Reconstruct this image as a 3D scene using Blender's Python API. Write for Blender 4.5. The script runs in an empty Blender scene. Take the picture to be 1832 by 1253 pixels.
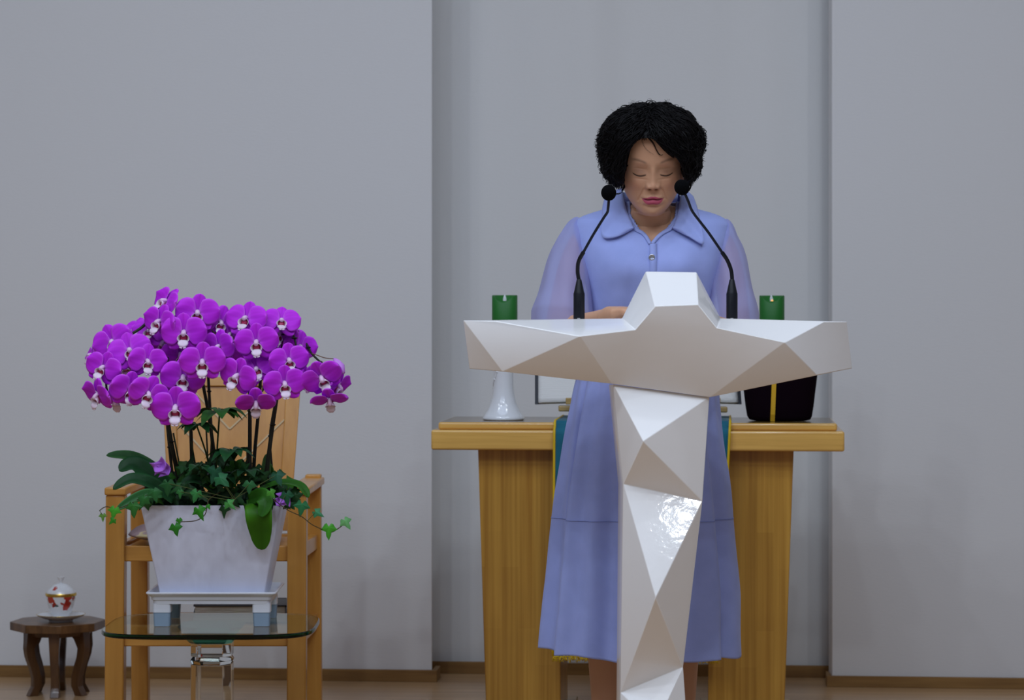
import bpy, bmesh, math, random
import numpy as np
from mathutils import Vector, Matrix, Euler, noise
C = bpy.context.scene.collection
PI = math.pi
R = math.radians
# ------------------------------------------------------------------ camera, world, light
F = 4660.0            # focal length in pixels of the 1832 wide frame
HZ = 560.0            # horizon row
EYE = 1.10            # camera height
AL = R(4.8)           # the camera is turned 4.8 degrees to the left of the wall's normal
CA, SA = math.cos(AL), math.sin(AL)
cam_d = bpy.data.cameras.new('camera')
cam = bpy.data.objects.new('camera', cam_d); C.objects.link(cam)
cam.location = (0, 0, EYE); cam.rotation_euler = (PI/2, 0, AL)
cam_d.sensor_width = 36; cam_d.lens = 36*F/1832
cam_d.shift_y = (HZ-626.5)/1832
cam_d.clip_start = .1; cam_d.clip_end = 60
cam_d.dof.use_dof = True; cam_d.dof.focus_distance = 5.7; cam_d.dof.aperture_fstop = 7.1
bpy.context.scene.camera = cam
vs = bpy.context.scene.view_settings
vs.view_transform = 'Standard'; vs.look = 'None'; vs.gamma = 1; vs.use_curve_mapping = False
vs.exposure = 0.0
w = bpy.data.worlds.new('world'); bpy.context.scene.world = w; w.use_nodes = True
bg = w.node_tree.nodes['Background']; bg.inputs[0].default_value = (.60, .605, .70, 1); bg.inputs[1].default_value = .215

def P(px, py, Y):
    """point of the room seen at pixel (px,py) at camera depth Y"""
    xc = (px-916)/F*Y; z = EYE+(HZ-py)/F*Y
    return Vector((xc*CA-Y*SA, xc*SA+Y*CA, z))
def G(px, Y, z=0.0):
    """point of the room at pixel column px, depth Y and height z"""
    xc = (px-916)/F*Y
    return Vector((xc*CA-Y*SA, xc*SA+Y*CA, z))
def area(name, loc, target, sx, sy, watts, col):
    d = bpy.data.lights.new(name, 'AREA'); d.shape = 'RECTANGLE'; d.size = sx; d.size_y = sy; d.energy = watts; d.color = col
    o = bpy.data.objects.new(name, d); C.objects.link(o); o.location = loc
    v = Vector(target)-Vector(loc); o.rotation_euler = v.to_track_quat('-Z', 'Y').to_euler()
    return o
COOL = (.61, .75, 1.0)
area('ceiling_panel', (-.9, 4.6, 3.6), (-.9, 5.2, 0), 3.6, 1.6, 33, COOL)
area('ceiling_panel', (-.9, 1.2, 3.9), (-.9, 3.0, 0), 4.5, 2.2, 38, COOL)
for i, (x, y) in enumerate([(-2.1, 5.0), (-1.5, 4.2), (.55, 5.2), (-.9, 2.9), (.75, 4.1), (1.3, 4.6), (-2.9, 4.4), (1.02, 3.01), (-.2, 3.3), (-1.6, 3.3), (-2.3, 3.0), (.4, 2.4)]):
    area('downlight', (x, y, 3.3), (x, y+.9, 0), .085, .085, 6.5, (.82, .90, 1.0))

# ------------------------------------------------------------------ helpers
def lerp(a, b, t): return a+(b-a)*t
def tag(o, label=None, cat=None, group=None, kind=None):
    if label: o['label'] = label
    if cat: o['category'] = cat
    if group: o['group'] = group
    if kind: o['kind'] = kind
    return o
def thing(name, label, cat, loc=(0, 0, 0), rz=0, group=None):
    o = bpy.data.objects.new(name, None); C.objects.link(o)
    o.location = loc; o.rotation_euler = (0, 0, rz); o.empty_display_size = .05
    return tag(o, label, cat, group)
def tree_copy(o, parent=None):
    c = o.copy(); C.objects.link(c)
    if parent: c.parent = parent
    for ch in list(o.children): tree_copy(ch, c)
    return c
class MB:
    def __init__(s): s.v = []; s.f = []; s.c = []; s.col = None
    def add(s, vs_, fs_, col=None):
        b = len(s.v); s.v += [tuple(p) for p in vs_]; s.f += [tuple(i+b for i in f) for f in fs_]
        if col is not None:
            if callable(col): s.c += [col(p) for p in vs_]
            elif isinstance(col, list): s.c += col
            else: s.c += [col]*len(vs_)
        return s
    def box(s, x0, x1, y0, y1, z0, z1):
        return s.add([(x, y, z) for z in (z0, z1) for y in (y0, y1) for x in (x0, x1)],
                     [(0, 2, 3, 1), (4, 5, 7, 6), (0, 1, 5, 4), (2, 6, 7, 3), (0, 4, 6, 2), (1, 3, 7, 5)])
    def hexa(s, bot, top):
        """two quads in the same winding, joined"""
        n = len(bot)
        return s.add(list(bot)+list(top), [tuple(range(n))[::-1], tuple(range(n, 2*n))]+[(i, (i+1) % n, n+(i+1) % n, n+i) for i in range(n)])
    def beam(s, a, b, w_, h_, side=None):
        a = Vector(a); b = Vector(b); d = (b-a).normalized()
        sd = Vector(side) if side is not None else Vector((CA, SA, 0))
        sd = (sd-d*sd.dot(d)).normalized(); up = sd.cross(d).normalized()
        q = [sd*w_/2*i+up*h_/2*j for i, j in ((-1, -1), (1, -1), (1, 1), (-1, 1))]
        return s.hexa([a+k for k in q], [b+k for k in q])
    def tube(s, pts, rad, n=10, cap=True, col=None, el=1.0):
        pts = [Vector(p) for p in pts]; m = len(pts)
        if not hasattr(rad, '__len__'): rad = [rad]*m
        vs_ = []; fs_ = []; prev = None
        for i, p in enumerate(pts):
            t = (pts[min(i+1, m-1)]-pts[max(i-1, 0)])
            t = t.normalized() if t.length > 1e-9 else Vector((0, 0, 1))
            if prev is None: prev = Vector((1, 0, 0)) if abs(t.x) < .8 else Vector((0, 1, 0))
            nx = (prev-t*prev.dot(t)).normalized(); ny = t.cross(nx); prev = nx
            for k in range(n):
                a = 2*PI*k/n; vs_.append(p+nx*math.cos(a)*rad[i]+ny*math.sin(a)*rad[i]*el)
        for i in range(m-1):
            for k in range(n):
                k2 = (k+1) % n; fs_.append((i*n+k, i*n+k2, (i+1)*n+k2, (i+1)*n+k))
        if cap: fs_.append(tuple(range(n))[::-1]); fs_.append(tuple((m-1)*n+k for k in range(n)))
        return s.add(vs_, fs_, col)
    def lathe(s, prof, n=48, cx=0, cy=0, cz=0, closed=False):
        vs_ = [(cx+r*math.cos(2*PI*k/n), cy+r*math.sin(2*PI*k/n), cz+z) for r, z in prof for k in range(n)]
        m = len(prof)
        fs_ = [(i*n+k, i*n+(k+1) % n, (i+1)*n+(k+1) % n, (i+1)*n+k) for i in range(m-1) for k in range(n)]
        if not closed: fs_ += [tuple(range(n))[::-1], tuple((m-1)*n+k for k in range(n))]
        else: fs_ += [((m-1)*n+k, (m-1)*n+(k+1) % n, (k+1) % n, k) for k in range(n)]
        return s.add(vs_, fs_)
    def ball(s, c, rx, ry=None, rz=None, n=20, m=12, col=None):
        ry = ry or rx; rz = rz or rx
        vs_ = [(c[0], c[1], c[2]+rz)]
        for i in range(1, m):
            for k in range(n):
                a = PI*i/m; b = 2*PI*k/n
                vs_.append((c[0]+rx*math.sin(a)*math.cos(b), c[1]+ry*math.sin(a)*math.sin(b), c[2]+rz*math.cos(a)))
        vs_.append((c[0], c[1], c[2]-rz)); L = len(vs_)-1
        fs_ = [(0, 1+k, 1+(k+1) % n) for k in range(n)]
        for i in range(m-2):
            for k in range(n):
                a = 1+i*n+k; b = 1+i*n+(k+1) % n; fs_.append((a, a+n, b+n, b))
        fs_ += [(L, 1+(m-2)*n+(k+1) % n, 1+(m-2)*n+k) for k in range(n)]
        return s.add(vs_, fs_, col)
    def grid(s, rows, col=None, wrap=False):
        """rows: list of equal length point lists"""
        n = len(rows[0]); m = len(rows); vs_ = [p for r in rows for p in r]
        K = n if wrap else n-1
        fs_ = [(i*n+k, i*n+(k+1) % n, (i+1)*n+(k+1) % n, (i+1)*n+k) for i in range(m-1) for k in range(K)]
        return s.add(vs_, fs_, col)
    def build(s, name, m=None, parent=None, origin=None, smooth=None, bevel=0, seg=2, solid=0, subsurf=0, fix=True, kind=None, label=None, offset=0):
        me = bpy.data.meshes.new(name)
        o3 = Vector(origin) if origin is not None else (parent.matrix_basis.translation if (parent is not None and origin is None and parent.get('world')) else Vector((0, 0, 0)))
        me.from_pydata([tuple(Vector(p)-o3) for p in s.v], [], s.f)
        if s.c and len(s.c) == len(s.v):
            ca = me.color_attributes.new('Col', 'FLOAT_COLOR', 'POINT')
            ca.data.foreach_set('color', np.array([tuple(c)+(1,) if len(c) == 3 else c for c in s.c], dtype=np.float32).ravel())
        me.update()
        if fix:
            bm = bmesh.new(); bm.from_mesh(me); bmesh.ops.remove_doubles(bm, verts=bm.verts, dist=1e-6); bmesh.ops.recalc_face_normals(bm, faces=bm.faces); bm.to_mesh(me); bm.free()
        o = bpy.data.objects.new(name, me); C.objects.link(o)
        if m: me.materials.append(m)
        if parent is not None: o.parent = parent
        if smooth is not None:
            me.polygons.foreach_set('use_smooth', [True]*len(me.polygons))
            if smooth < 180: me.set_sharp_from_angle(angle=R(smooth))
        if bevel:
            b = o.modifiers.new('bevel', 'BEVEL'); b.width = bevel; b.segments = seg; b.limit_method = 'ANGLE'; b.angle_limit = R(25); b.harden_normals = False
            me.polygons.foreach_set('use_smooth', [True]*len(me.polygons)); me.set_sharp_from_angle(angle=R(35)) if smooth is None else None
        if solid:
            q = o.modifiers.new('solid', 'SOLIDIFY'); q.thickness = solid; q.offset = offset
        if subsurf:
            q = o.modifiers.new('sub', 'SUBSURF'); q.levels = subsurf; q.render_levels = subsurf
        if kind: o['kind'] = kind
        if label: o['label'] = label
        return o
def wthing(name, label, cat, loc, group=None):
    """thing whose parts are given in room coordinates"""
    o = thing(name, label, cat, loc, 0, group); o['world'] = 1; return o
def smoothcurve(pts, k=6):
    """Catmull-Rom through the points"""
    pts = [Vector(p) for p in pts]; out = []
    for i in range(len(pts)-1):
        p0 = pts[max(i-1, 0)]; p1 = pts[i]; p2 = pts[i+1]; p3 = pts[min(i+2, len(pts)-1)]
        for j in range(k):
            t = j/k
            out.append(.5*((2*p1)+(p2-p0)*t+(2*p0-5*p1+4*p2-p3)*t*t+(3*p1-p0-3*p2+p3)*t**3))
    out.append(pts[-1]); return out
def interp(tab, x):
    xs = [t[0] for t in tab]
    return [float(np.interp(x, xs, [t[j] for t in tab])) for j in range(1, len(tab[0]))]
def sinterp(tab, x):
    """smooth (cosine free, catmull) interpolation of a table sorted by its first column"""
    n = len(tab)
    if x <= tab[0][0]: return list(tab[0][1:])
    if x >= tab[-1][0]: return list(tab[-1][1:])
    for i in range(n-1):
        if tab[i][0] <= x <= tab[i+1][0]: break
    a, b = tab[i], tab[i+1]; h = b[0]-a[0]; t = (x-a[0])/h; out = []
    for j in range(1, len(a)):
        def sl(k):
            if k <= 0 or k >= n-1: return 0 if False else ((tab[min(k+1, n-1)][j]-tab[max(k-1, 0)][j])/(tab[min(k+1, n-1)][0]-tab[max(k-1, 0)][0]))
            d0 = (tab[k][j]-tab[k-1][j])/(tab[k][0]-tab[k-1][0]); d1 = (tab[k+1][j]-tab[k][j])/(tab[k+1][0]-tab[k][0])
            return 0 if d0*d1 <= 0 else 2*d0*d1/(d0+d1)
        m0, m1 = sl(i)*h, sl(i+1)*h
        out.append((2*t**3-3*t*t+1)*a[j]+(t**3-2*t*t+t)*m0+(-2*t**3+3*t*t)*b[j]+(t**3-t*t)*m1)
    return out

# ------------------------------------------------------------------ materials
def mat(name, col=(.8, .8, .8), rough=.5, metal=0, coat=0, spec=.5, sheen=0, vcol=False, trans=0, alpha=1, ior=1.45, bump=None, emit=None, subs=0, coatr=.05):
    m = bpy.data.materials.new(name); m.use_nodes = True; nt = m.node_tree; b = nt.nodes['Principled BSDF']
    b.inputs['Base Color'].default_value = (*col, 1); b.inputs['Roughness'].default_value = rough; b.inputs['Metallic'].default_value = metal
    b.inputs['Coat Weight'].default_value = coat; b.inputs['Coat Roughness'].default_value = coatr; b.inputs['Specular IOR Level'].default_value = spec
    b.inputs['Sheen Weight'].default_value = sheen; b.inputs['Transmission Weight'].default_value = trans; b.inputs['Alpha'].default_value = alpha; b.inputs['IOR'].default_value = ior
    if subs: b.inputs['Subsurface Weight'].default_value = subs; b.inputs['Subsurface Radius'].default_value = (.012, .005, .003); b.inputs['Subsurface Scale'].default_value = 1
    if vcol:
        a = nt.nodes.new('ShaderNodeVertexColor'); a.layer_name = 'Col'; nt.links.new(a.outputs[0], b.inputs['Base Color'])
    if emit: b.inputs['Emission Color'].default_value = (*emit[:3], 1); b.inputs['Emission Strength'].default_value = emit[3]
    if bump:
        sc, st = bump[0], bump[1]; mp = bump[2] if len(bump) > 2 else (1, 1, 1)
        tc = nt.nodes.new('ShaderNodeTexCoord'); mpn = nt.nodes.new('ShaderNodeMapping'); mpn.inputs['Scale'].default_value = mp
        nz = nt.nodes.new('ShaderNodeTexNoise'); nz.inputs['Scale'].default_value = sc; nz.inputs['Detail'].default_value = 4
        bp = nt.nodes.new('ShaderNodeBump'); bp.inputs['Strength'].default_value = st; bp.inputs['Distance'].default_value = .01
        nt.links.new(tc.outputs['Object'], mpn.inputs[0]); nt.links.new(mpn.outputs[0], nz.inputs[0]); nt.links.new(nz.outputs[0], bp.inputs['Height']); nt.links.new(bp.outputs[0], b.inputs['Normal'])
    return m
def ramp(nt, stops):
    r = nt.nodes.new('ShaderNodeValToRGB'); e = r.color_ramp.elements
    while len(e) < len(stops): e.new(.5)
    for q, (p, c) in zip(e, stops): q.position = p; q.color = (*c, 1)
    return r
def mixc(nt, fac, a, b, mode='MIX'):
    m = nt.nodes.new('ShaderNodeMix'); m.data_type = 'RGBA'; m.blend_type = mode
    for s, v in ((m.inputs[0], fac), (m.inputs[6], a), (m.inputs[7], b)):
        if isinstance(v, (int, float)): s.default_value = v
        elif isinstance(v, tuple): s.default_value = (*v, 1)
        else: nt.links.new(v, s)
    return m.outputs[2]
def wood(name, c0, c1, axis='z', freq=60, stretch=.03, rough=.35, coat=.3, blocks=None, contrast=(.3, .7), offs=(0, 0, 0)):
    """axis = direction the grain runs; blocks=(length,width) of the glued staves"""
    m = mat(name, c0, rough, coat=coat, coatr=.15); nt = m.node_tree; b = nt.nodes['Principled BSDF']
    tc = nt.nodes.new('ShaderNodeTexCoord'); mp = nt.nodes.new('ShaderNodeMapping')
    sc = {'x': (stretch, 1, 1), 'y': (1, stretch, 1), 'z': (1, 1, stretch)}[axis]
    mp.inputs['Scale'].default_value = sc; mp.inputs['Location'].default_value = offs
    nt.links.new(tc.outputs['Object'], mp.inputs[0])
    n1 = nt.nodes.new('ShaderNodeTexNoise'); n1.inputs['Scale'].default_value = freq; n1.inputs['Detail'].default_value = 3; n1.inputs['Roughness'].default_value = .6
    n2 = nt.nodes.new('ShaderNodeTexNoise'); n2.inputs['Scale'].default_value = freq*.17; n2.inputs['Detail'].default_value = 2
    nt.links.new(mp.outputs[0], n1.inputs[0]); nt.links.new(mp.outputs[0], n2.inputs[0])
    r1 = ramp(nt, [(contrast[0], c1), (contrast[1], c0)]); nt.links.new(n1.outputs[0], r1.inputs[0])
    r2 = ramp(nt, [(.3, (.72, .68, .62)), (.7, (1.05, 1.05, 1.05))]); nt.links.new(n2.outputs[0], r2.inputs[0])
    out = mixc(nt, .7, r1.outputs[0], r2.outputs[0], 'MULTIPLY')
    if blocks:
        mp2 = nt.nodes.new('ShaderNodeMapping')
        if axis == 'z': mp2.inputs['Rotation'].default_value = (0, R(90), 0) if True else 0
        sw = nt.nodes.new('ShaderNodeSeparateXYZ'); cb = nt.nodes.new('ShaderNodeCombineXYZ')
        nt.links.new(tc.outputs['Object'], sw.inputs[0])
        if axis == 'z': nt.links.new(sw.outputs[2], cb.inputs[0]); nt.links.new(sw.outputs[0], cb.inputs[1])
        else: nt.links.new(sw.outputs[0], cb.inputs[0]); nt.links.new(sw.outputs[2], cb.inputs[1])
        br = nt.nodes.new('ShaderNodeTexBrick'); br.inputs['Scale'].default_value = 1; br.inputs['Brick Width'].default_value = blocks[0]; br.inputs['Row Height'].default_value = blocks[1]
        br.inputs['Mortar Size'].default_value = 0; br.inputs['Color1'].default_value = (1.0, 1.0, 1.0, 1); br.inputs['Color2'].default_value = (.84, .80, .74, 1); br.offset = .37
        nt.links.new(cb.outputs[0], br.inputs[0])
        out = mixc(nt, .8, out, br.outputs[0], 'MULTIPLY')
    nt.links.new(out, b.inputs['Base Color'])
    return m
def cloth(name, col, col2=None, rough=.75, alpha=1, weave=900, amount=.15):
    m = mat(name, col, rough, sheen=.12, alpha=alpha, bump=(weave, amount)); nt = m.node_tree; b = nt.nodes['Principled BSDF']
    if col2:
        tc = nt.nodes.new('ShaderNodeTexCoord'); nz = nt.nodes.new('ShaderNodeTexNoise'); nz.inputs['Scale'].default_value = 25; nz.inputs['Detail'].default_value = 6
        nt.links.new(tc.outputs['Object'], nz.inputs[0]); r = ramp(nt, [(.35, col2), (.65, col)]); nt.links.new(nz.outputs[0], r.inputs[0]); nt.links.new(r.outputs[0], b.inputs['Base Color'])
    return m
M = {}
M['wall'] = mat('wall_paper', (.74, .74, .74), .85, spec=.2, bump=(60, .06, (1, 1, 4)))
M['recess'] = mat('recess_wall', (.75, .75, .74), .85, spec=.2, bump=(60, .06, (1, 1, 4)))
M['base'] = wood('baseboard_wood', (.36, .20, .06), (.22, .11, .03), 'x', 40, .06, .5, .1)
M['floor'] = wood('floor_wood', (.62, .40, .21), (.45, .27, .13), 'x', 30, .05, .3, .3)
M['pine'] = wood('pine_panel', (.66, .36, .06), (.43, .20, .025), 'z', 85, .012, .3, .35, blocks=(.26, .045), contrast=(.3, .66))
M['pine_top'] = wood('pine_slab', (.86, .52, .13), (.66, .36, .075), 'x', 55, .04, .25, .5, blocks=(.45, .09), contrast=(.25, .6))
M['pine_foot'] = wood('pine_foot', (.55, .38, .18), (.45, .28, .12), 'x', 50, .05)
M['beech'] = wood('beech_wood', (.72, .36, .075), (.56, .25, .04), 'z', 45, .04, .35, .3, contrast=(.2, .8))
M['beech_x'] = wood('beech_wood_rail', (.74, .37, .08), (.58, .26, .045), 'x', 45, .04, .35, .3, contrast=(.2, .8))
M['inlay'] = mat('pale_inlay', (.66, .52, .30), .5)
M['walnut'] = wood('dark_stool_wood', (.14, .062, .020), (.05, .020, .007), 'z', 28, .1, .4, .3)
M['walnut_top'] = wood('stool_top_wood', (.21, .10, .034), (.065, .028, .010), 'z', 30, .3, .4, .3)
M['gel'] = mat('white_gelcoat', (.88, .865, .85), .36, coat=.55, coatr=.05, spec=.5, bump=(22, .06))
nt_g = M['gel'].node_tree; bn = [n for n in nt_g.nodes if n.type == 'BUMP'][0]; nt_g.links.new(bn.outputs[0], nt_g.nodes['Principled BSDF'].inputs['Coat Normal'])
M['black'] = mat('black_plastic', (.007, .008, .012), .4, spec=.3)
M['tube'] = mat('black_tube', (.02, .024, .04), .28, metal=.5)
M['foam'] = mat('black_foam', (.004, .004, .005), 1.0, spec=.05, bump=(900, .6))
M['metal'] = mat('brushed_metal', (.6, .6, .6), .35, metal=1)
M['gold'] = mat('gold', (.75, .50, .10), .25, metal=1)
M['porcelain'] = mat('white_porcelain', (.80, .82, .84), .12, coat=1, coatr=.03)
M['candle'] = mat('green_wax', (.012, .15, .018), .5, subs=.0, bump=(400, .1))
M['flame'] = mat('flame_plastic', (.75, .78, .8), .4)
M['flame_lit'] = mat('flame_glow', (.8, .5, .2), .4, emit=(1.0, .42, .08, .9))
M['teal'] = cloth('teal_cloth', (.0, .13, .20), (.0, .105, .17))
M['yellow'] = mat('yellow_braid', (.72, .48, .01), .6)
M['velvet'] = mat('black_velvet', (.006, .002, .005), .95, spec=.05)
M['ribbon'] = mat('gold_ribbon', (.72, .42, .02), .5)
M['cover'] = mat('book_cover', (.012, .013, .02), .4)
M['paper'] = mat('book_paper', (.72, .71, .68), .8, bump=(250, .3, (.02, 1, 1)))
M['old_paper'] = mat('old_book_paper', (.42, .38, .31), .85, bump=(250, .4, (.02, 1, 1)))
M['stand'] = wood('book_stand_wood', (.58, .42, .18), (.45, .3, .1), 'x', 40, .1)
M['pot'] = mat('pot_white', (.70, .73, .88), .38, bump=(35, .12, (1, 1, .15)))
M['tray'] = mat('tray_plastic', (.72, .74, .80), .3, coat=.3)
M['rubber'] = mat('blue_grey_rubber', (.26, .35, .46), .6)
M['soil'] = mat('dark_soil', (.012, .01, .007), .95, bump=(80, 1))
M['glass'] = mat('green_glass', (.97, 1, .98), .0, trans=1, ior=1.33)
def absorbing(m, col, dens):
    nt = m.node_tree; a = nt.nodes.new('ShaderNodeVolumeAbsorption'); a.inputs[0].default_value = (*col, 1); a.inputs[1].default_value = dens
    nt.links.new(a.outputs[0], nt.nodes['Material Output'].inputs['Volume'])
absorbing(M['glass'], (.45, .74, .60), 24)
M['acryl'] = mat('clear_acrylic', (.93, .95, .94), .0, trans=1, ior=1.46)
M['cap'] = mat('green_glass_cap', (.10, .36, .24), .0, trans=1, ior=1.5)
M['button'] = mat('metal_button', (.45, .46, .48), .3, metal=.8)
M['pearl'] = mat('pearl', (.85, .85, .85), .2, coat=1)
M['skin'] = mat('skin', (.5, .3, .2), .5, vcol=True, subs=.12, spec=.35)
M['hair'] = mat('black_hair', (.003, .0025, .003), .5, spec=.14)
M['lash'] = mat('dark_lash', (.035, .018, .012), .8)
M['dress'] = cloth('periwinkle_dress', (.345, .415, .81), (.32, .39, .77))
M['petal'] = mat('orchid_petal', (.5, .02, .8), .55, vcol=True, spec=.25, subs=.0)
M['lip'] = mat('orchid_lip', (.8, .7, .75), .45, vcol=True)
M['leaf'] = mat('leaf_green', (.02, .1, .02), .48, vcol=True, spec=.22)
M['stem'] = mat('orchid_stem', (.012, .014, .006), .6, vcol=True)
M['shoe'] = mat('black_leather', (.01, .01, .011), .35)
# sheer organza of the sleeves: part of the light goes straight through the weave
def sheer():
    m = bpy.data.materials.new('sheer_organza'); m.use_nodes = True; nt = m.node_tree
    b = nt.nodes['Principled BSDF']; b.inputs['Base Color'].default_value = (.46, .50, .90, 1); b.inputs['Roughness'].default_value = .6
    out = nt.nodes['Material Output']; tr = nt.nodes.new('ShaderNodeBsdfTransparent'); tl = nt.nodes.new('ShaderNodeBsdfTranslucent'); tl.inputs[0].default_value = (.50, .52, .90, 1)
    m1 = nt.nodes.new('ShaderNodeMixShader'); m1.inputs[0].default_value = .35; nt.links.new(b.outputs[0], m1.inputs[1]); nt.links.new(tl.outputs[0], m1.inputs[2])
    m2 = nt.nodes.new('ShaderNodeMixShader'); m2.inputs[0].default_value = .36; nt.links.new(m1.outputs[0], m2.inputs[1]); nt.links.new(tr.outputs[0], m2.inputs[2])
    nt.links.new(m2.outputs[0], out.inputs[0]); return m
M['sheer'] = sheer()
def flowered():
    """cushion: dusty mauve with cream leaf patches"""
    m = cloth('cushion_fabric', (.36, .26, .27)); nt = m.node_tree; b = nt.nodes['Principled BSDF']
    tc = nt.nodes.new('ShaderNodeTexCoord'); nz = nt.nodes.new('ShaderNodeTexNoise'); nz.inputs['Scale'].default_value = 17; nz.inputs['Detail'].default_value = 1
    nt.links.new(tc.outputs['Object'], nz.inputs[0]); r = ramp(nt, [(.50, (.33, .23, .25)), (.54, (.62, .52, .33)), (.60, (.55, .45, .22)), (.64, (.36, .26, .26))]); nt.links.new(nz.outputs[0], r.inputs[0]); nt.links.new(r.outputs[0], b.inputs['Base Color']); return m
M['cushion'] = flowered()
def painted_china(name, spots, base=(.80, .82, .84)):
    """white china with red blossoms at given local points: (x,y,z,radius,colour)"""
    m = mat(name, base, .15, coat=1, coatr=.04); nt = m.node_tree; b = nt.nodes['Principled BSDF']
    tc = nt.nodes.new('ShaderNodeTexCoord'); nz = nt.nodes.new('ShaderNodeTexNoise'); nz.inputs['Scale'].default_value = 110; nz.inputs['Detail'].default_value = 2
    nt.links.new(tc.outputs['Object'], nz.inputs[0]); cur = None
    nv = nt.nodes.new('ShaderNodeMath'); nv.operation = 'MULTIPLY_ADD'; nv.inputs[1].default_value = .02; nv.inputs[2].default_value = -.01; nt.links.new(nz.outputs[0], nv.inputs[0])
    cur = base
    for (x, y, z, r_, col) in spots:
        d = nt.nodes.new('ShaderNodeVectorMath'); d.operation = 'DISTANCE'; d.inputs[1].default_value = (x, y, z); nt.links.new(tc.outputs['Object'], d.inputs[0])
        ad = nt.nodes.new('ShaderNodeMath'); ad.operation = 'ADD'; nt.links.new(d.outputs['Value'], ad.inputs[0]); nt.links.new(nv.outputs[0], ad.inputs[1])
        lt = nt.nodes.new('ShaderNodeMath'); lt.operation = 'LESS_THAN'; lt.inputs[1].default_value = r_; nt.links.new(ad.outputs[0], lt.inputs[0])
        cur = mixc(nt, lt.outputs[0], cur, col)
    nt.links.new(cur, b.inputs['Base Color']); return m

# ------------------------------------------------------------------ setting
def structure(mb, name, m, **k):
    o = mb.build(name, m, **k); o['kind'] = 'structure'; return o
YW, YR = 7.72, 7.925             # front face of the wall panels, face of the recess
TOP = 4.2
xl = P(774, 600, 7.78).x; xr = P(1488.5, 600, 7.66).x
# the recess face: a plaster wall, slight waves shaped in to imitate vertical bands of shade
rows = []
xs = np.linspace(xl-.5, xr+.5, 260)
def wave(x):
    u = x-xl
    return .010*math.sin(u*2*PI/.56+.4)+.006*math.sin(u*2*PI/.31+1.9)+.003*math.sin(u*2*PI/.17)
for z in (0, TOP): rows.append([(x, YR+wave(x), z) for x in xs])
mb = MB(); mb.grid(rows); 
structure(mb, 'wall_back', M['recess'], smooth=180, fix=False)
mb = MB(); mb.hexa([(-4.5, YW, 0), (xl, YW, 0), (xl-.016, YW+.09, 0), (-4.5, YW+.09, 0)], [(-4.5, YW, TOP), (xl, YW, TOP), (xl-.016, YW+.09, TOP), (-4.5, YW+.09, TOP)])
structure(mb, 'wall_left', M['wall'], bevel=.002)
mb = MB(); mb.hexa([(xr, YW, 0), (3.4, YW, 0), (3.4, YW+.09, 0), (xr-.006, YW+.09, 0)], [(xr, YW, TOP), (3.4, YW, TOP), (3.4, YW+.09, TOP), (xr-.006, YW+.09, TOP)])
structure(mb, 'wall_right', M['wall'], bevel=.002)
mb = MB(); mb.box(-4.5, xl+.015, YW-.012, YW, 0, .035); mb.box(xl, xl+.015, YW, YW+.09, 0, .035)
structure(mb, 'baseboard_left', M['base'], bevel=.001)
mb = MB(); mb.box(xr-.015, 3.4, YW-.012, YW, 0, .032); mb.box(xr-.015, xr-.002, YW, YW+.09, 0, .032)
structure(mb, 'baseboard_right', M['base'], bevel=.001)
mb = MB(); mb.box(xl-.3, xr+.3, YR-.03, YR-.018, 0, .036)
structure(mb, 'baseboard_back', M['base'], bevel=.001)
mb = MB(); mb.box(-4.5, 3.4, -3, YR+.1, -.1, 0)
structure(mb, 'floor', M['floor'])

# ------------------------------------------------------------------ lectern
lec = wthing('lectern', 'white glossy lectern of triangular facets shaped like a cross, in front of the standing person', 'lectern', G(1185, 5.55))
cb = dict(
 a=P(829, 573.4, 5.50), b=P(887, 574.6, 5.47), c=P(1113, 570, 5.49), d=P(1136.5, 590, 5.40), e=P(1038, 602, 5.37),
 f=P(840, 660, 5.545), g=P(899, 665, 5.460), h=P(1095, 687, 5.45), i=P(1270, 711, 5.45), j=P(1282.5, 586.6, 5.40),
 k=P(1404, 613, 5.37), l=P(1289, 569.7, 5.49), m=P(1474, 575.5, 5.46), n=P(1515, 575.5, 5.52), o=P(1524.5, 659.5, 5.545), p=P(1461, 672, 5.43),
 q=P(1156, 486, 5.48), r=P(1246, 487.4, 5.48), s=P(1249, 545, 5.39), t=P(1172, 548, 5.39))
zt = 1.087
# rear of the beam: flat desk top and a plain back
def back(p, dy, z=None):
    xc = dy*-SA; return Vector((p.x-dy*SA, p.y+dy*CA, p.z if z is None else z))
zr = 1.065
cb['A'] = back(cb['a'], .20, zr); cb['N'] = back(cb['n'], .20, zr)
cb['F'] = back(cb['f'], .16); cb['O'] = back(cb['o'], .16); cb['H'] = back(cb['h'], .2); cb['I'] = back(cb['i'], .2)
cb['C'] = back(cb['c'], .10, 1.0765); cb['L'] = back(cb['l'], .10, 1.0765); cb['Q'] = back(cb['q'], .025); cb['R'] = back(cb['r'], .025)
faces = ['bce', 'cde', 'abeg', 'afg', 'egh', 'ehd', 'dhi', 'dij', 'jik', 'kip', 'kpm', 'mpo', 'mon', 'lmk', 'jlk',
         'qrst', 'qtdc', 'rljs', 'tsjd',
         'qQRr', 'QcC', 'Qqc', 'RLl', 'Rlr', 'QCLR']
tri = ['AabcC', 'LlmnN', 'ACLN', 'afFA', 'nNOo', 'AFHION', 'AHIN', 'fgHF', 'ghH', 'ghIH', 'hiIH', 'ipo', 'iOI', 'ioO', 'gfF']
keys = list(cb); idx = {k: i for i, k in enumerate(keys)}
mb = MB(); fc = faces + ['AabcC', 'LlmnN', 'ACLN', 'afFA', 'nNOo', 'AFHION', 'fgF', 'gHF', 'ghH', 'hiIH', 'ipI', 'poO', 'pOI']
mb.add([cb[k] for k in keys], [tuple(idx[c] for c in f) for f in fc])
lec_top = mb.build('crossbeam', M['gel'], lec, bevel=.0016)
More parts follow.
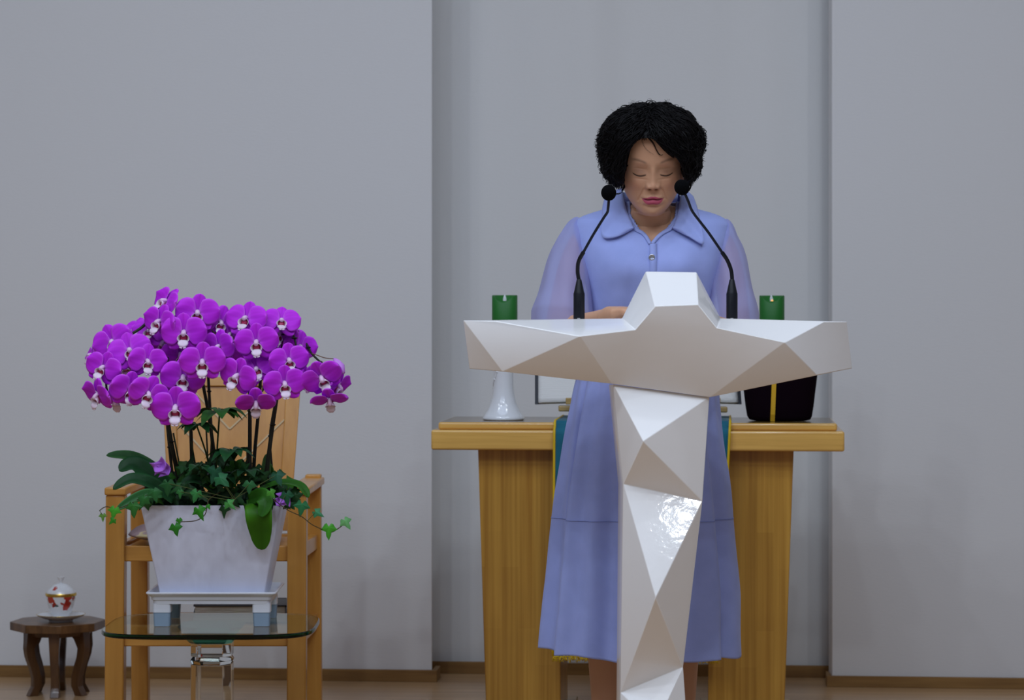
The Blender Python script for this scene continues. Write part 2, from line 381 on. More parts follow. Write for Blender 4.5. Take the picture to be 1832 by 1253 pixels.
# pedestal
pd = dict(a=P(1097, 688, 5.46), b=P(1269, 711, 5.46), c=P(1150.6, 790, 5.385), d=P(1115, 866, 5.45), e=P(1256.6, 897, 5.45), f=P(1173, 1070, 5.35),
          g=P(1222, 1194, 5.45), h=P(1111, 1290, 5.43), i=P(1240, 1345, 5.40), j=P(1180, 1212, 5.42))
pd['h'] = P(1110, 1240, 5.45)
fl = 0.0
def drop(px, Y): return G(px, Y, fl)
pd['A'] = P(1089, 688, 5.62); pd['B'] = P(1262, 711, 5.62); pd['D'] = P(1106, 866, 5.62); pd['E'] = P(1245, 897, 5.62); pd['G'] = P(1214, 1194, 5.62); pd['H'] = P(1103, 1240, 5.62)
pd['k'] = drop(1108, 5.38); pd['l'] = drop(1244, 5.38); pd['K'] = drop(1098, 5.66); pd['L'] = drop(1236, 5.66); pd['M'] = P(1172, 1300, 5.36)
pf = ['abc', 'acd', 'cde', 'bec', 'def', 'dfh', 'efg', 'fgh', 'ghM', 'hkM', 'klM', 'glM', 'adDA', 'dhHD', 'hkKH', 'ebBE', 'egGE', 'glLG', 'ABED', 'DEGH', 'HGLK', 'abBA', 'klLK']
keys = [k for k in pd if k not in 'ij']; idx = {k: i for i, k in enumerate(keys)}
mb = MB(); mb.add([pd[k] for k in keys], [tuple(idx[c] for c in f) for f in pf])
mb.build('pedestal', M['gel'], lec, bevel=.0014)

# ------------------------------------------------------------------ microphones
def mic(base_px, pts, head, lab, Yb=5.585):
    b = G(base_px, Yb, 1.0800)
    t = wthing('gooseneck_microphone', lab, 'microphone', b, 'gooseneck microphones on the lectern')
    mb = MB(); mb.lathe([(.0135, 0), (.0135, .0022), (.011, .003), (.004, .003)], 24, b.x, b.y, b.z); mb.box(b.x-.003, b.x+.003, b.y-.0135, b.y-.008, b.z+.002, b.z+.009)
    mb.build('base_plate', M['metal'], t, smooth=40)
    mb = MB(); mb.lathe([(.0095, .003), (.0118, .006), (.0122, .010), (.0122, .061), (.0112, .064), (.0055, .090), (.0045, .092)], 24, b.x, b.y, b.z)
    mb.box(b.x-.0015, b.x+.0015, b.y-.0128, b.y-.0118, b.z+.036, b.z+.044)
    mb.build('connector', M['black'], t, smooth=30)
    P3 = [P(x, y, Y) for x, y, Y in pts]
    cv = smoothcurve(P3[:4], 8)
    mb = MB(); m_ = len(cv); rr = [.0042+.0006*(i % 2) for i in range(m_)]
    mb.tube(cv, .0042, 14); mb.build('flexible_neck', M['black'], t, smooth=50)
    mb = MB(); mb.tube(smoothcurve(P3[3:5], 2), .0044, 14); mb.build('ferrule', M['black'], t, smooth=40)
    mb = MB(); cv = smoothcurve(P3[4:], 8); mb.tube(cv, .0030, 14); mb.build('stem', M['tube'], t, smooth=50)
    h = P(*head); e = P3[-1]; d = (h-e).normalized()
    mb = MB(); mb.tube([e-d*.002, e+d*.004, e+d*.008, e+d*.0125], [.0034, .005, .0075, .0085], 20); mb.build('capsule', M['tube'], t, smooth=50)
    mb = MB(); mb.ball((0, 0, 0), .0162, .0162, .0172, 32, 20)
    ws = mb.build('windscreen', M['foam'], t, smooth=180, origin=(0, 0, 0)); ws.location = h-b
    ws.rotation_euler = d.to_track_quat('Z', 'Y').to_euler()
    return t
mic(1036, [(1036, 503, 5.585), (1033.5, 488, 5.585), (1034, 473, 5.58), (1037, 463, 5.575), (1044, 451, 5.57), (1062, 419, 5.56), (1080, 390, 5.55), (1086.5, 380, 5.545), (1088, 372, 5.54), (1089.3, 356, 5.535)], (1089, 345, 5.532),
    'black gooseneck microphone standing left on the lectern beam, bent to the right')
mic(1309.5, [(1310, 503, 5.585), (1308.5, 486, 5.585), (1304, 472, 5.58), (1299, 462, 5.575), (1292, 452, 5.57), (1268, 417, 5.56), (1244, 386, 5.55), (1236.5, 374, 5.545), (1232, 362, 5.54), (1225, 346, 5.535)], (1220, 335.5, 5.532),
    'black gooseneck microphone standing right on the lectern beam, bent to the left')

# ------------------------------------------------------------------ altar table
AZ = .81
yf = P(1141, 770, 6.85).y                     # front face of the table slab
x0 = P(772, 780, 6.92).x; x1 = P(1511, 780, 6.78).x
def rx(px, y):                                # room x of pixel column px on the plane y = const
    k = (px-916)/F; return y*(k*CA-SA)/(k*SA+CA)
x0, x1 = rx(771, yf), rx(1511, yf)
alt = wthing('altar_table', 'honey pine altar table with a stepped top on two tapered panel legs behind the lectern', 'table', ((x0+x1)/2, yf+.2, 0))
mb = MB(); mb.box(x0, x1, yf, yf+.42, AZ-.073, AZ-.020); mb.build('table_slab', M['pine_top'], alt, bevel=.006, seg=3)
u0, u1 = rx(784, yf+.02), rx(1498, yf+.02)
mb = MB(); mb.box(u0, u1, yf+.02, yf+.40, AZ-.020, AZ); mb.build('upper_slab', M['pine_top'], alt, bevel=.006, seg=3)
yl = yf+.05
for (t0, t1, b0, b1) in ((855, 1003, 867, 1003), (1270, 1420, 1267, 1406)):
    X = [rx(p, yl) for p in (t0, t1, b0, b1)]
    zb = .03
    dz = (b0-t0)
    kx = (AZ-.073)/((1216-808)/680)           # extend the taper to the floor
    bx0 = X[0]+(X[2]-X[0])*kx; bx1 = X[1]+(X[3]-X[1])*kx
    mb = MB(); mb.hexa([(bx0, yl, zb), (bx1, yl, zb), (bx1, yl+.30, zb), (bx0, yl+.30, zb)], [(X[0], yl, AZ-.073), (X[1], yl, AZ-.073), (X[1], yl+.30, AZ-.073), (X[0], yl+.30, AZ-.073)])
    mb.build('leg', M['pine'], alt, bevel=.003)
    mb = MB(); mb.box(min(bx0, bx1)-.025, max(bx0, bx1)+.025, yl+.03, yl+.36, 0, .03); mb.build('foot_plate', M['pine_foot'], alt, bevel=.003)

# teal cloth hung over the table
run = wthing('altar_cloth', 'teal altar runner with yellow braid edges hanging over the table front behind the person', 'cloth', ((x0+x1)/2, yf, AZ))
def runx(side, z):
    t = (AZ-z)/.60
    return rx(lerp(992, 990, t), yf-.006) if side == 0 else rx(lerp(1306, 1286, t), yf-.006)
prof = [(yf+.36, AZ+.0045)]+[(yf+.03, AZ+.0045), (yf+.018, AZ+.003), (yf+.012, AZ-.006), (yf+.011, AZ-.013), (yf+.002, AZ-.0150), (yf-.004, AZ-.02), (yf-.006, AZ-.03)]
zz = np.linspace(AZ-.05, .197, 26)
prof += [(yf-.006, z) for z in zz]
rows = []
for (y, z) in prof:
    a = runx(0, z); b = runx(1, z); row = []
    for k in range(41):
        t = k/40; dn = max(0, AZ-.05-z)
        row.append((lerp(a, b, t), y-.004-.010*dn*(1+math.sin(t*19+1)), z))
    rows.append(row)
mb = MB(); mb.grid(rows); mb.build('fabric', M['teal'], run, smooth=180, solid=.0025, offset=0)
for side, k in ((0, 0), (1, 40)):
    mb = MB(); mb.tube([Vector(r[k])+Vector((0, -.001, 0)) for r in rows], .0034, 8); mb.build('braid_edge', M['yellow'], run, smooth=180)
rng = random.Random(4)
mb = MB(); a, b = rows[-1][0], rows[-1][-1]; prevp = None; pts = []
for i in range(260):
    t = i/259; k = t*40; q = Vector(rows[-1][int(k)])
    x = lerp(a[0], b[0], t); q = Vector((x, q.y, q.z))
    pts.append(q+Vector((.004*math.cos(i*1.3), -.004+.003*math.sin(i*2.1), -.004-.0045*math.sin(i*1.3)+rng.uniform(-.001, .001))))
mb.tube(pts, .0016, 6)
for i in range(150):
    t = (i+rng.random())/150; k = t*40; q = Vector(rows[-1][int(k)]); q.x = lerp(a[0], b[0], t)
    l = rng.uniform(.008, .017)
    mb.tube([q+Vector((0, -.002, 0)), q+Vector((rng.uniform(-.004, .004), -.005, -l*.5)), q+Vector((rng.uniform(-.005, .005), -.003, -l)), q+Vector((rng.uniform(-.006, .006), -.002, -l*.75))], .0010, 5)
mb.build('fringe', M['yellow'], run, smooth=180, label='yellow looped fringe')

# ------------------------------------------------------------------ candle holders and candles
def holder(px, Y, lab):
    b = G(px, Y, AZ)
    t = wthing('candle_holder', lab, 'candle holder', b, 'white candle holders on the altar')
    mb = MB()
    mb.lathe([(.052, 0), (.0565, .002), (.057, .006), (.053, .012), (.044, .026), (.036, .045), (.0305, .065), (.0275, .09), (.0262, .12), (.0275, .15), (.033, .172), (.042, .185), (.044, .190), (.041, .192), (.005, .192)], 64, b.x, b.y, b.z)
    mb.build('body', M['porcelain'], t, smooth=60)
    # a raised vine winding down the stem
    mb = MB(); pts = []
    for i in range(60):
        u = i/59; z = .165-.10*u; r = float(np.interp(z, [.065, .09, .12, .15, .172], [.0305, .0275, .0262, .0275, .033]))+.0006
        a = R(195)+1.4*math.sin(u*5)*.5; pts.append((b.x+r*math.cos(a), b.y+r*math.sin(a), b.z+z))
    mb.tube(pts, .0013, 8)
    for i in (8, 20, 32, 46, 56): mb.ball(pts[i], .0035, .0022, .0035, 10, 6)
    mb.build('relief', M['porcelain'], t, smooth=60)
    return t
def candle(px, Y, lit, lab):
    z0 = AZ+.192
    b = G(px, Y, z0)
    t = wthing('led_candle', lab, 'candle', b, 'green candles on the altar')
    r = .0345; H = .146
    mb = MB(); n = 72; rings = []
    def top(a, rr):
        # front of the rim is melted lower
        s = math.sin(a)*CA-math.cos(a)*SA*-1
        return H-.020*max(0, -math.sin(a+AL))**3*(rr/r)
    rows = []
    for rr, k in ((r*.97, 'b0'), (r, 'b1')):
        rows.append([(b.x+rr*math.cos(2*PI*i/n), b.y+rr*math.sin(2*PI*i/n), b.z+(0 if k == 'b0' else .001)) for i in range(n)])
    rows.append([(b.x+r*math.cos(2*PI*i/n), b.y+r*math.sin(2*PI*i/n), b.z+top(2*PI*i/n, r)-.002) for i in range(n)])
    rows.append([(b.x+(r-.0015)*math.cos(2*PI*i/n), b.y+(r-.0015)*math.sin(2*PI*i/n), b.z+top(2*PI*i/n, r)) for i in range(n)])
    rows.append([(b.x+(r-.004)*math.cos(2*PI*i/n), b.y+(r-.004)*math.sin(2*PI*i/n), b.z+top(2*PI*i/n, r)-.002) for i in range(n)])
    for rr, dz in ((.024, -.016), (.014, -.024), (.002, -.026)):
        rows.append([(b.x+rr*math.cos(2*PI*i/n), b.y+rr*math.sin(2*PI*i/n), b.z+H+dz) for i in range(n)])
    mb.grid(rows, wrap=True); mb.add(rows[0], [tuple(range(n))]); mb.add(rows[-1], [tuple(range(n))])
    mb.build('wax_body', M['candle'], t, smooth=50)
    fz = b.z+H-.024
    mb = MB(); prof = [(.0008, 0), (.0035, .004), (.0050, .010), (.0044, .016), (.0022, .0225), (.0004, .0255)]
    d = Vector((CA, SA, 0))
    vs_ = []; 
    rows = [[Vector((b.x, b.y, fz+z))+Vector((CA, SA, 0))*(rr*math.cos(2*PI*i/16)+(.002 if lit else 0)*z/.025*-1)+Vector((-SA, CA, 0))*(rr*.35*math.sin(2*PI*i/16)) for i in range(16)] for rr, z in prof]
    mb.grid(rows, wrap=True); mb.add(rows[0], [tuple(range(16))]); mb.add(rows[-1], [tuple(range(16))])
    mb.build('flame', M['flame'], t, smooth=180, label='white plastic flame')
    if lit:
        mb = MB(); mb.ball((b.x+CA*.0006, b.y-.0016, fz+.007), .0036, .002, .006, 14, 8); mb.build('glow', M['flame_lit'], t, smooth=180, label='glowing orange flame base')
holder(901, 7.04, 'white glazed flared candle holder on the left end of the altar')
candle(903, 7.04, False, 'green pillar candle with unlit flame, above the altar left of the person')
holder(1381, 7.17, 'white candle holder standing behind the black velvet bag on the altar')
candle(1381, 7.17, True, 'green pillar candle with glowing orange flame, right of the person')

# black velvet offering bag with a gold cross
b = G(1395, 6.99, AZ)
ob = wthing('offering_bag', 'black velvet offering bag with a gold cross on the right of the altar', 'bag', b)
def vring(px0, px1, py, Y, dY, n=48, e=3.0):
    c = P((px0+px1)/2, py, Y); a = (px1-px0)/2/F*Y; out = []
    for i in range(n):
        t = 2*PI*i/n; ct, st = math.cos(t), math.sin(t)
        ex = math.copysign(abs(ct)**(2/e), ct)*a; ey = math.copysign(abs(st)**(2/e), st)*dY
        out.append(c+Vector((CA, SA, 0))*ex+Vector((-SA, CA, 0))*ey)
    return out
rows = []
for (l, r_, dz, dd) in ((1352, 1440, 0, .040), (1341, 1449, .003, .046), (1337, 1452, .012, .050), (1334, 1455, .04, .053), (1330, 1459, .09, .056), (1326, 1463, .14, .058), (1323, 1466, .175, .060), (1323, 1466, .178, .058)):
    rows.append([Vector((p.x, p.y, AZ+.001+dz)) for p in vring(l, r_, 700, 6.985, dd)])
mb = MB(); mb.grid(rows, wrap=True); mb.add(rows[0], [tuple(range(48))]); mb.add(rows[-1], [tuple(range(48))])
mb.build('bag_body', M['velvet'], ob, smooth=60)
def bagY(dz): return 6.985-float(np.interp(dz, [0, .003, .012, .04, .09, .14, .175], [.040, .046, .050, .053, .056, .058, .060]))-.0015
def strip(mb, pa, pb, wpx):
    (x0_, y0_), (x1_, y1_) = pa, pb
    for off in (0,):
        n = 8; L_ = []; Rr = []
        for i in range(n+1):
            t = i/n; x = lerp(x0_, x1_, t); y = lerp(y0_, y1_, t); dx, dy = x1_-x0_, y1_-y0_; ln = math.hypot(dx, dy); nx, ny = -dy/ln*wpx/2, dx/ln*wpx/2
            for lst, s in ((L_, 1), (Rr, -1)):
                z = EYE+(HZ-(y+s*ny))/F*6.93-AZ; Y = bagY(z); lst.append(P(x+s*nx, y+s*ny, Y))
        mb.grid([L_, Rr])
mb = MB(); strip(mb, (1386, 655), (1382, 754), 8); strip(mb, (1362, 683), (1413, 677), 7)
mb.build('gold_cross', M['ribbon'], ob, solid=.0012, offset=1, label='gold ribbon cross')

# ------------------------------------------------------------------ open book on its stand
BY = 7.02
bk = wthing('open_book', 'open book with black cover and white pages on the altar, half hidden by the person', 'book', P(1141, 722, BY))
def bp(px, py, dY): return P(px, py, BY+dY)
mb = MB()
mb.hexa([bp(957, 724, 0), bp(1141, 718, .02), bp(1141, 718, .026), bp(957, 724, .006)], [bp(957, 610, .10), bp(1141, 610, .12), bp(1141, 610, .126), bp(957, 610, .106)])
mb.hexa([bp(1141, 718, .02), bp(1327, 724, 0), bp(1327, 724, .006), bp(1141, 718, .026)], [bp(1141, 610, .12), bp(1318, 610, .10), bp(1318, 610, .106), bp(1141, 610, .126)])
mb.build('cover', M['cover'], bk, bevel=.001)
for s in (0, 1):
    rows = []
    for j in range(13):
        v = j/12; row = []
        for i in range(25):
            u = i/24
            if s == 0: px = lerp(963, 1139, u); 
            else: px = lerp(lerp(1321, 1312, v), 1143, u)
            py = lerp(lerp(720, 714, u), 616, v); dY = lerp(0, .10, v)-.004-.020*math.sin(u*PI*.9)**.7*(1 if u > .02 else .4)+.016*u
            row.append(bp(px, py, dY))
        rows.append(row)
    mb = MB(); mb.grid(rows)
    mb.build('page_block', M['paper'], bk, smooth=180, solid=.010, offset=-1 if s == 0 else 1, fix=False)
st = wthing('book_stand', 'light wooden book stand under the open book on the altar', 'stand', G(1150, 7.05, AZ))
mb = MB()
for (pa, pb) in ((1001, 1030), (1284, 1301)):
    pass
mb.beam(bp(999, 731, .01), bp(1301, 733, .01), .03, .016, side=(-SA, CA, 0)); mb.build('ledge', M['stand'], st, bevel=.004, seg=3)
for (pa, pb) in ((1012, 1036), (1272, 1289)):
    mb = MB(); mb.beam(bp(pa, 718, -.034), bp(pb, 718, -.034), .008, .018, side=(-SA, CA, 0)); mb.build('page_stop', M['stand'], st, bevel=.002)
for px in (1050, 1150, 1250):
    mb = MB(); mb.beam(bp(px, 735, .02), G(px, 7.16, AZ+.012), .02, .012); mb.build('leg', M['stand'], st, bevel=.002)
mb = MB(); mb.beam(bp(1141, 727, .045), bp(1141, 625, .147), .22, .008); mb.build('back_board', M['stand'], st, bevel=.002)

# ================================================================== CHAIR
ch = wthing('armchair', 'light wooden armchair with a chevron inlaid back, behind the orchid pot', 'chair', G(385, 6.83))
FY, RY = 6.66, 7.02
def leg(pxt, pxb, Y, z1, wpx, dep, pxt2=None):
    mb = MB(); a = G(pxb, Y, 0); b2 = G(pxt, Y, z1); w_ = wpx/F*Y
    mb.beam(a, b2, w_, dep); return mb.build('leg', M['beech'], ch, bevel=.004)
zarm = .635
leg(208.5, 206, FY, zarm, 34, .05); leg(532.5, 531, FY, zarm, 34, .05)
leg(250, 252, RY, zarm+.03, 30, .045); leg(561, 562, RY, zarm+.03, 28, .045)
for a, b2 in (((206, FY-.03), (252, RY+.01)), ((534, FY-.03), (562, RY+.01))):
    mb = MB(); pa = G(a[0], a[1], zarm+.010); pb = G(b2[0], b2[1], zarm+.012)
    mb.beam(pa, pb, .056, .020); mb.build('armrest', M['beech_x'], ch, bevel=.004)
for (za, h_, Y) in ((.485, .040, FY), (.270, .044, FY)):
    mb = MB(); mb.beam(G(222, Y, za), G(519, Y, za), .022, h_, side=(-SA, CA, 0)); mb.build('stretcher', M['beech_x'], ch, bevel=.003)
    for (pa, pb) in ((208, 250), (533, 561)):
        mb = MB(); mb.beam(G(pa, FY+.02, za), G(pb, RY-.02, za), .022, h_); mb.build('stretcher', M['beech_x'], ch, bevel=.003)
    mb = MB(); mb.beam(G(265, RY, za), G(550, RY, za), .022, h_, side=(-SA, CA, 0)); mb.build('stretcher', M['beech_x'], ch, bevel=.003)
mb = MB(); q = [G(222, FY, 0), G(519, FY, 0), G(548, RY, 0), G(264, RY, 0)]
mb.hexa([p+Vector((0, 0, .486)) for p in q], [p+Vector((0, 0, .500)) for p in q]); mb.build('seat', M['beech_x'], ch, bevel=.003)
# back, leaning, narrowing downwards
BYt, BYb = 7.10, 7.00
def bpnt(px, py, d=0): return P(px, py, lerp(BYt, BYb, (py-673)/(960-673))+d)
def quad(pts, name, m, th, d=0, bev=.002):
    mb = MB(); mb.hexa([bpnt(x, y, d) for x, y in pts], [bpnt(x, y, d+th) for x, y in pts]); return mb.build(name, m, ch, bevel=bev)
quad([(290, 676), (313, 676), (322, 950), (302, 950)], 'back_stile', M['beech'], .03)
quad([(513, 676), (539, 676), (519, 950), (497, 950)], 'back_stile', M['beech'], .03)
quad([(290, 676), (352, 674), (352, 690), (291, 690)], 'top_rail', M['beech_x'], .030, -.0005) if False else None
quad([(312, 675), (514, 675), (513, 691), (312, 691)], 'top_rail', M['beech_x'], .03)
quad([(310, 691), (514, 691), (498, 950), (321, 950)], 'back_panel', M['beech'], .012, .009)
def inl(a, b2):
    mb = MB(); mb.beam(bpnt(a[0], a[1], .008), bpnt(b2[0], b2[1], .008), .006, .004, side=(-SA, CA, 0)); return mb.build('inlay', M['inlay'], ch, label='pale inlay strip')
inl((340, 692), (411, 768)); inl((411, 768), (492, 692)); inl((318, 756), (405, 852)); inl((405, 852), (510, 750))

cu = wthing('seat_cushion', 'mauve seat cushion with cream leaf pattern on the wooden armchair', 'cushion', G(380, 6.82, .5))
rows = []; n = 60
c0 = G(369, 6.79, .530)
for k, (sc, z) in enumerate([(0.02, .027), (.5, .026), (.8, .022), (.93, .013), (1.0, 0), (.93, -.012), (.8, -.022), (.5, -.026), (.02, -.027)]):
    row = []
    for i in range(n):
        a = 2*PI*i/n; c_, s_ = math.cos(a), math.sin(a); e = 5
        r_ = 1/((abs(c_)**e+abs(s_)**e)**(1/e)); pin = 1-.06*(1-abs(math.cos(2*a)))*0
        sx = .197*r_*c_*sc; sy = .17*r_*s_*sc
        zz_ = z*(1-.55*min(1, (r_-1)/.19)) if sc > .7 else z
        row.append(c0+Vector((CA, SA, 0))*sx+Vector((-SA, CA, 0))*sy+Vector((0, 0, zz_)))
    rows.append(row)
mb = MB(); mb.grid(rows, wrap=True); mb.build('cushion_body', M['cushion'], cu, smooth=180, subsurf=1)

# two books lying on the chair's lower rails
zb = .263
for (lab, za, zb_, p0, p1, Y0, Y1, tagc) in (
    ('thick black book lying flat on the lower rails of the armchair', .2925, .320, 344, 514, 6.68, 6.86, None),
    ('thick black book with red and yellow page markers, on top of another under the armchair', .3205, .349, 346, 513, 6.69, 6.86, 1)):
    t = wthing('lying_book', lab, 'book', G((p0+p1)/2, (Y0+Y1)/2, za), 'books stored under the armchair')
    q = [G(p0, Y0, 0), G(p1, Y0, 0), G(p1, Y1, 0), G(p0+4, Y1, 0)]
    qi = [G(p0+3, Y0+.003, 0), G(p1-3, Y0+.003, 0), G(p1-3, Y1-.004, 0), G(p0+6, Y1-.004, 0)]
    up = lambda qq, z: [p+Vector((0, 0, z)) for p in qq]
    mb = MB(); mb.hexa(up(q, za), up(q, za+.004)); mb.hexa(up(q, zb_-.004), up(q, zb_)); mb.hexa([p+Vector((0, 0, za)) for p in (q[2], q[3], q[3]+Vector((0, .003, 0)), q[2]+Vector((0, .003, 0)))], [p+Vector((0, 0, zb_)) for p in (q[2], q[3], q[3]+Vector((0, .003, 0)), q[2]+Vector((0, .003, 0)))])
    mb.build('cover', M['cover'], t, bevel=.001)
    mb = MB(); mb.hexa(up(qi, za+.004), up(qi, zb_-.004)); mb.build('page_block', M['old_paper'], t)
    if tagc:
        for px, col, nm in ((358, (.6, .02, .02), 'red'), (420, (.6, .55, .02), 'yellow')):
            mb = MB(); g = G(px, Y0-.006, .322); mb.hexa([g, g+Vector((.008, 0, 0)), g+Vector((.008, .012, 0)), g+Vector((0, .012, 0))], [g+Vector((0, 0, .006)), g+Vector((.008, 0, .006)), g+Vector((.008, .012, .006)), g+Vector((0, .012, .006))])
            mb.build('page_marker', mat(nm+'_marker', col, .6), t, label=nm+' page marker')

# ================================================================== GLASS TABLE
GZ = .350
gc = G(380, 6.285, 0)
gt = wthing('glass_table', 'small glass table on a clear acrylic column, under the orchid pot', 'table', gc)
def outline(hx, hy, n=160, e=4.2, bulge=.06):
    out = []
    for i in range(n):
        a = 2*PI*i/n; c_, s_ = math.cos(a), math.sin(a)
        r_ = 1/((abs(c_)**e+abs(s_)**e)**(1/e))
        x = hx*r_*c_; y = hy*r_*s_
        out.append((x, y))
    return out
ol = outline(.253, .225)
def gpt(x, y, z): return gc+Vector((CA, SA, 0))*x+Vector((-SA, CA, 0))*y+Vector((0, 0, z))
mb = MB(); gl = [[gpt(x*s, y*s, GZ+dz) for x, y in ol] for s, dz in ((.990, -.0115), (1.0, -.0095), (1.0, -.002), (.990, 0))]
mb.grid(gl, wrap=True); mb.add(gl[0], [tuple(range(160))]); mb.add(gl[-1], [tuple(range(160))])
top = mb.build('tabletop', M['glass'], gt, smooth=30)
def octa(hx, z, ch_=.3, rot=0):
    q = [(1, -1+ch_), (1, 1-ch_), (1-ch_, 1), (-1+ch_, 1), (-1, 1-ch_), (-1, -1+ch_), (-1+ch_, -1), (1-ch_, -1)]
    return [gpt(x*hx, y*hx, z) for x, y in q]
mb = MB(); mb.hexa(octa(.050, GZ-.043), octa(.078, GZ-.0118)); mb.build('glass_cap', M['cap'], gt)
mb = MB(); 
zs = [0, .05, .235, .262, .275, GZ-.0275]; hs = [.05, .05, .048, .048, .048, .048]
def sq(h, z, k=.62): return [gpt(x*h, y*h, z) for x, y in [(1, -k), (1, k), (k, 1), (-k, 1), (-1, k), (-1, -k), (-k, -1), (k, -1)]]
mb.hexa(sq(.050, .02), sq(.0485, .255)); mb.build('column', M['acryl'], gt, bevel=.001, seg=1)
mb = MB(); mb.hexa(sq(.046, .2555, .5), sq(.050, .264, .5)); mb.hexa(sq(.050, .2645, .5), sq(.044, .274, .5)); mb.build('cut_ring', M['acryl'], gt)
mb = MB(); mb.hexa(sq(.0485, .2745), sq(.0485, GZ-.0435)); mb.build('neck_block', M['acryl'], gt, bevel=.001, seg=1)
mb = MB(); mb.hexa(octa(.14, 0), octa(.14, .012)); mb.hexa(octa(.09, .0125), octa(.07, .0195)); mb.build('base_plate', M['acryl'], gt, bevel=.001, seg=1)

# ================================================================== PLANTER TRAY
TY0, TY1 = 6.21, 6.44
trc = G(387, 6.325, GZ)
tr = wthing('plant_tray', 'white plastic plant tray on four grey blue feet, on the glass table', 'tray', trc)
tz = .4335
def trp(x, y, z): return trc+Vector((CA, SA, 0))*x+Vector((-SA, CA, 0))*y+Vector((0, 0, z-GZ))
def rrect(hx, hy, r_, n=6):
    out = []
    for cx, cy, a0 in ((hx-r_, -hy+r_, -90), (hx-r_, hy-r_, 0), (-hx+r_, hy-r_, 90), (-hx+r_, -hy+r_, 180)):
        for i in range(n+1):
            a = R(a0+90*i/n); out.append((cx+r_*math.cos(a), cy+r_*math.sin(a)))
    return out
rows = []
for (hx, hy, z) in ((.120, .083, tz-.030), (.140, .106, tz-.029), (.1405, .1065, tz-.021), (.144, .109, tz-.019), (.145, .110, tz-.012), (.151, .115, tz-.008), (.1555, .1195, tz-.004), (.1555, .1195, tz-.001), (.154, .118, tz), (.150, .115, tz-.001), (.143, .107, tz-.014), (.12, .084, tz-.016), (.02, .02, tz-.016)):
    rows.append([trp(x, y, z) for x, y in rrect(hx, hy, .012)])
mb = MB(); mb.grid(rows, wrap=True); mb.add(rows[0], [tuple(range(len(rows[0])))]); mb.add(rows[-1], [tuple(range(len(rows[0])))])
mb.build('tray_dish', M['tray'], tr, smooth=40)
for sx in (-1, 1):
    for sy in (-1, 1):
        cx, cy = sx*.119, sy*.086
        mb = MB(); qq = rrect(.0215, .0195, .006)
        mb.hexa([trp(cx+x, cy+y, GZ+.034) for x, y in qq], [trp(cx+x, cy+y, tz-.029) for x, y in qq])
        f_ = mb.build('foot', M['tray'], tr, smooth=30)
        mb = MB(); qq = rrect(.0205, .0185, .006); q2 = rrect(.019, .017, .006)
        mb.hexa([trp(cx+x, cy+y, GZ+.0005) for x, y in q2], [trp(cx+x, cy+y, GZ+.0339) for x, y in qq])
        o = mb.build('foot_pad', M['rubber'], f_, origin=trc, smooth=30, label='blue grey rubber pad')
# ================================================================== POTTED ORCHID
pc = trp(.0, .0, tz-.0155)
po = wthing('potted_orchid', 'magenta orchid arrangement with ivy in a tapered white square pot on the glass table', 'potted plant', pc)
PZ0 = tz-.0155; PZ1 = EYE+(HZ-905)/F*6.20
def ppt(x, y, z): return pc+Vector((CA, SA, 0))*x+Vector((-SA, CA, 0))*y+Vector((0, 0, z-pc.z))
def sqr(h, z, hy=None): hy = hy or h; return [ppt(x, y, z) for x, y in rrect(h, hy, .004, 3)]
rows = [sqr(.123, PZ0, .087), sqr(.1245, PZ0+.003, .088), sqr(.166, PZ1-.003, .125), sqr(.1655, PZ1, .1245), sqr(.158, PZ1, .117), sqr(.152, PZ1-.03, .112), sqr(.02, PZ1-.031, .02)]
mb = MB(); mb.grid(rows, wrap=True); mb.add(rows[0], [tuple(range(len(rows[0])))]); mb.add(rows[-1], [tuple(range(len(rows[0])))])
mb.build('pot', M['pot'], po, smooth=30)
mb = MB(); rng = random.Random(3)
rows = []
for j in range(15):
    row = []
    for i in range(19):
        x = lerp(-.152, .152, i/18); y = lerp(-.112, .112, j/14); row.append(ppt(x, y, PZ1-.012+rng.uniform(0, .008)))
    rows.append(row)
mb.grid(rows); mb.build('soil', M['soil'], po, smooth=180)
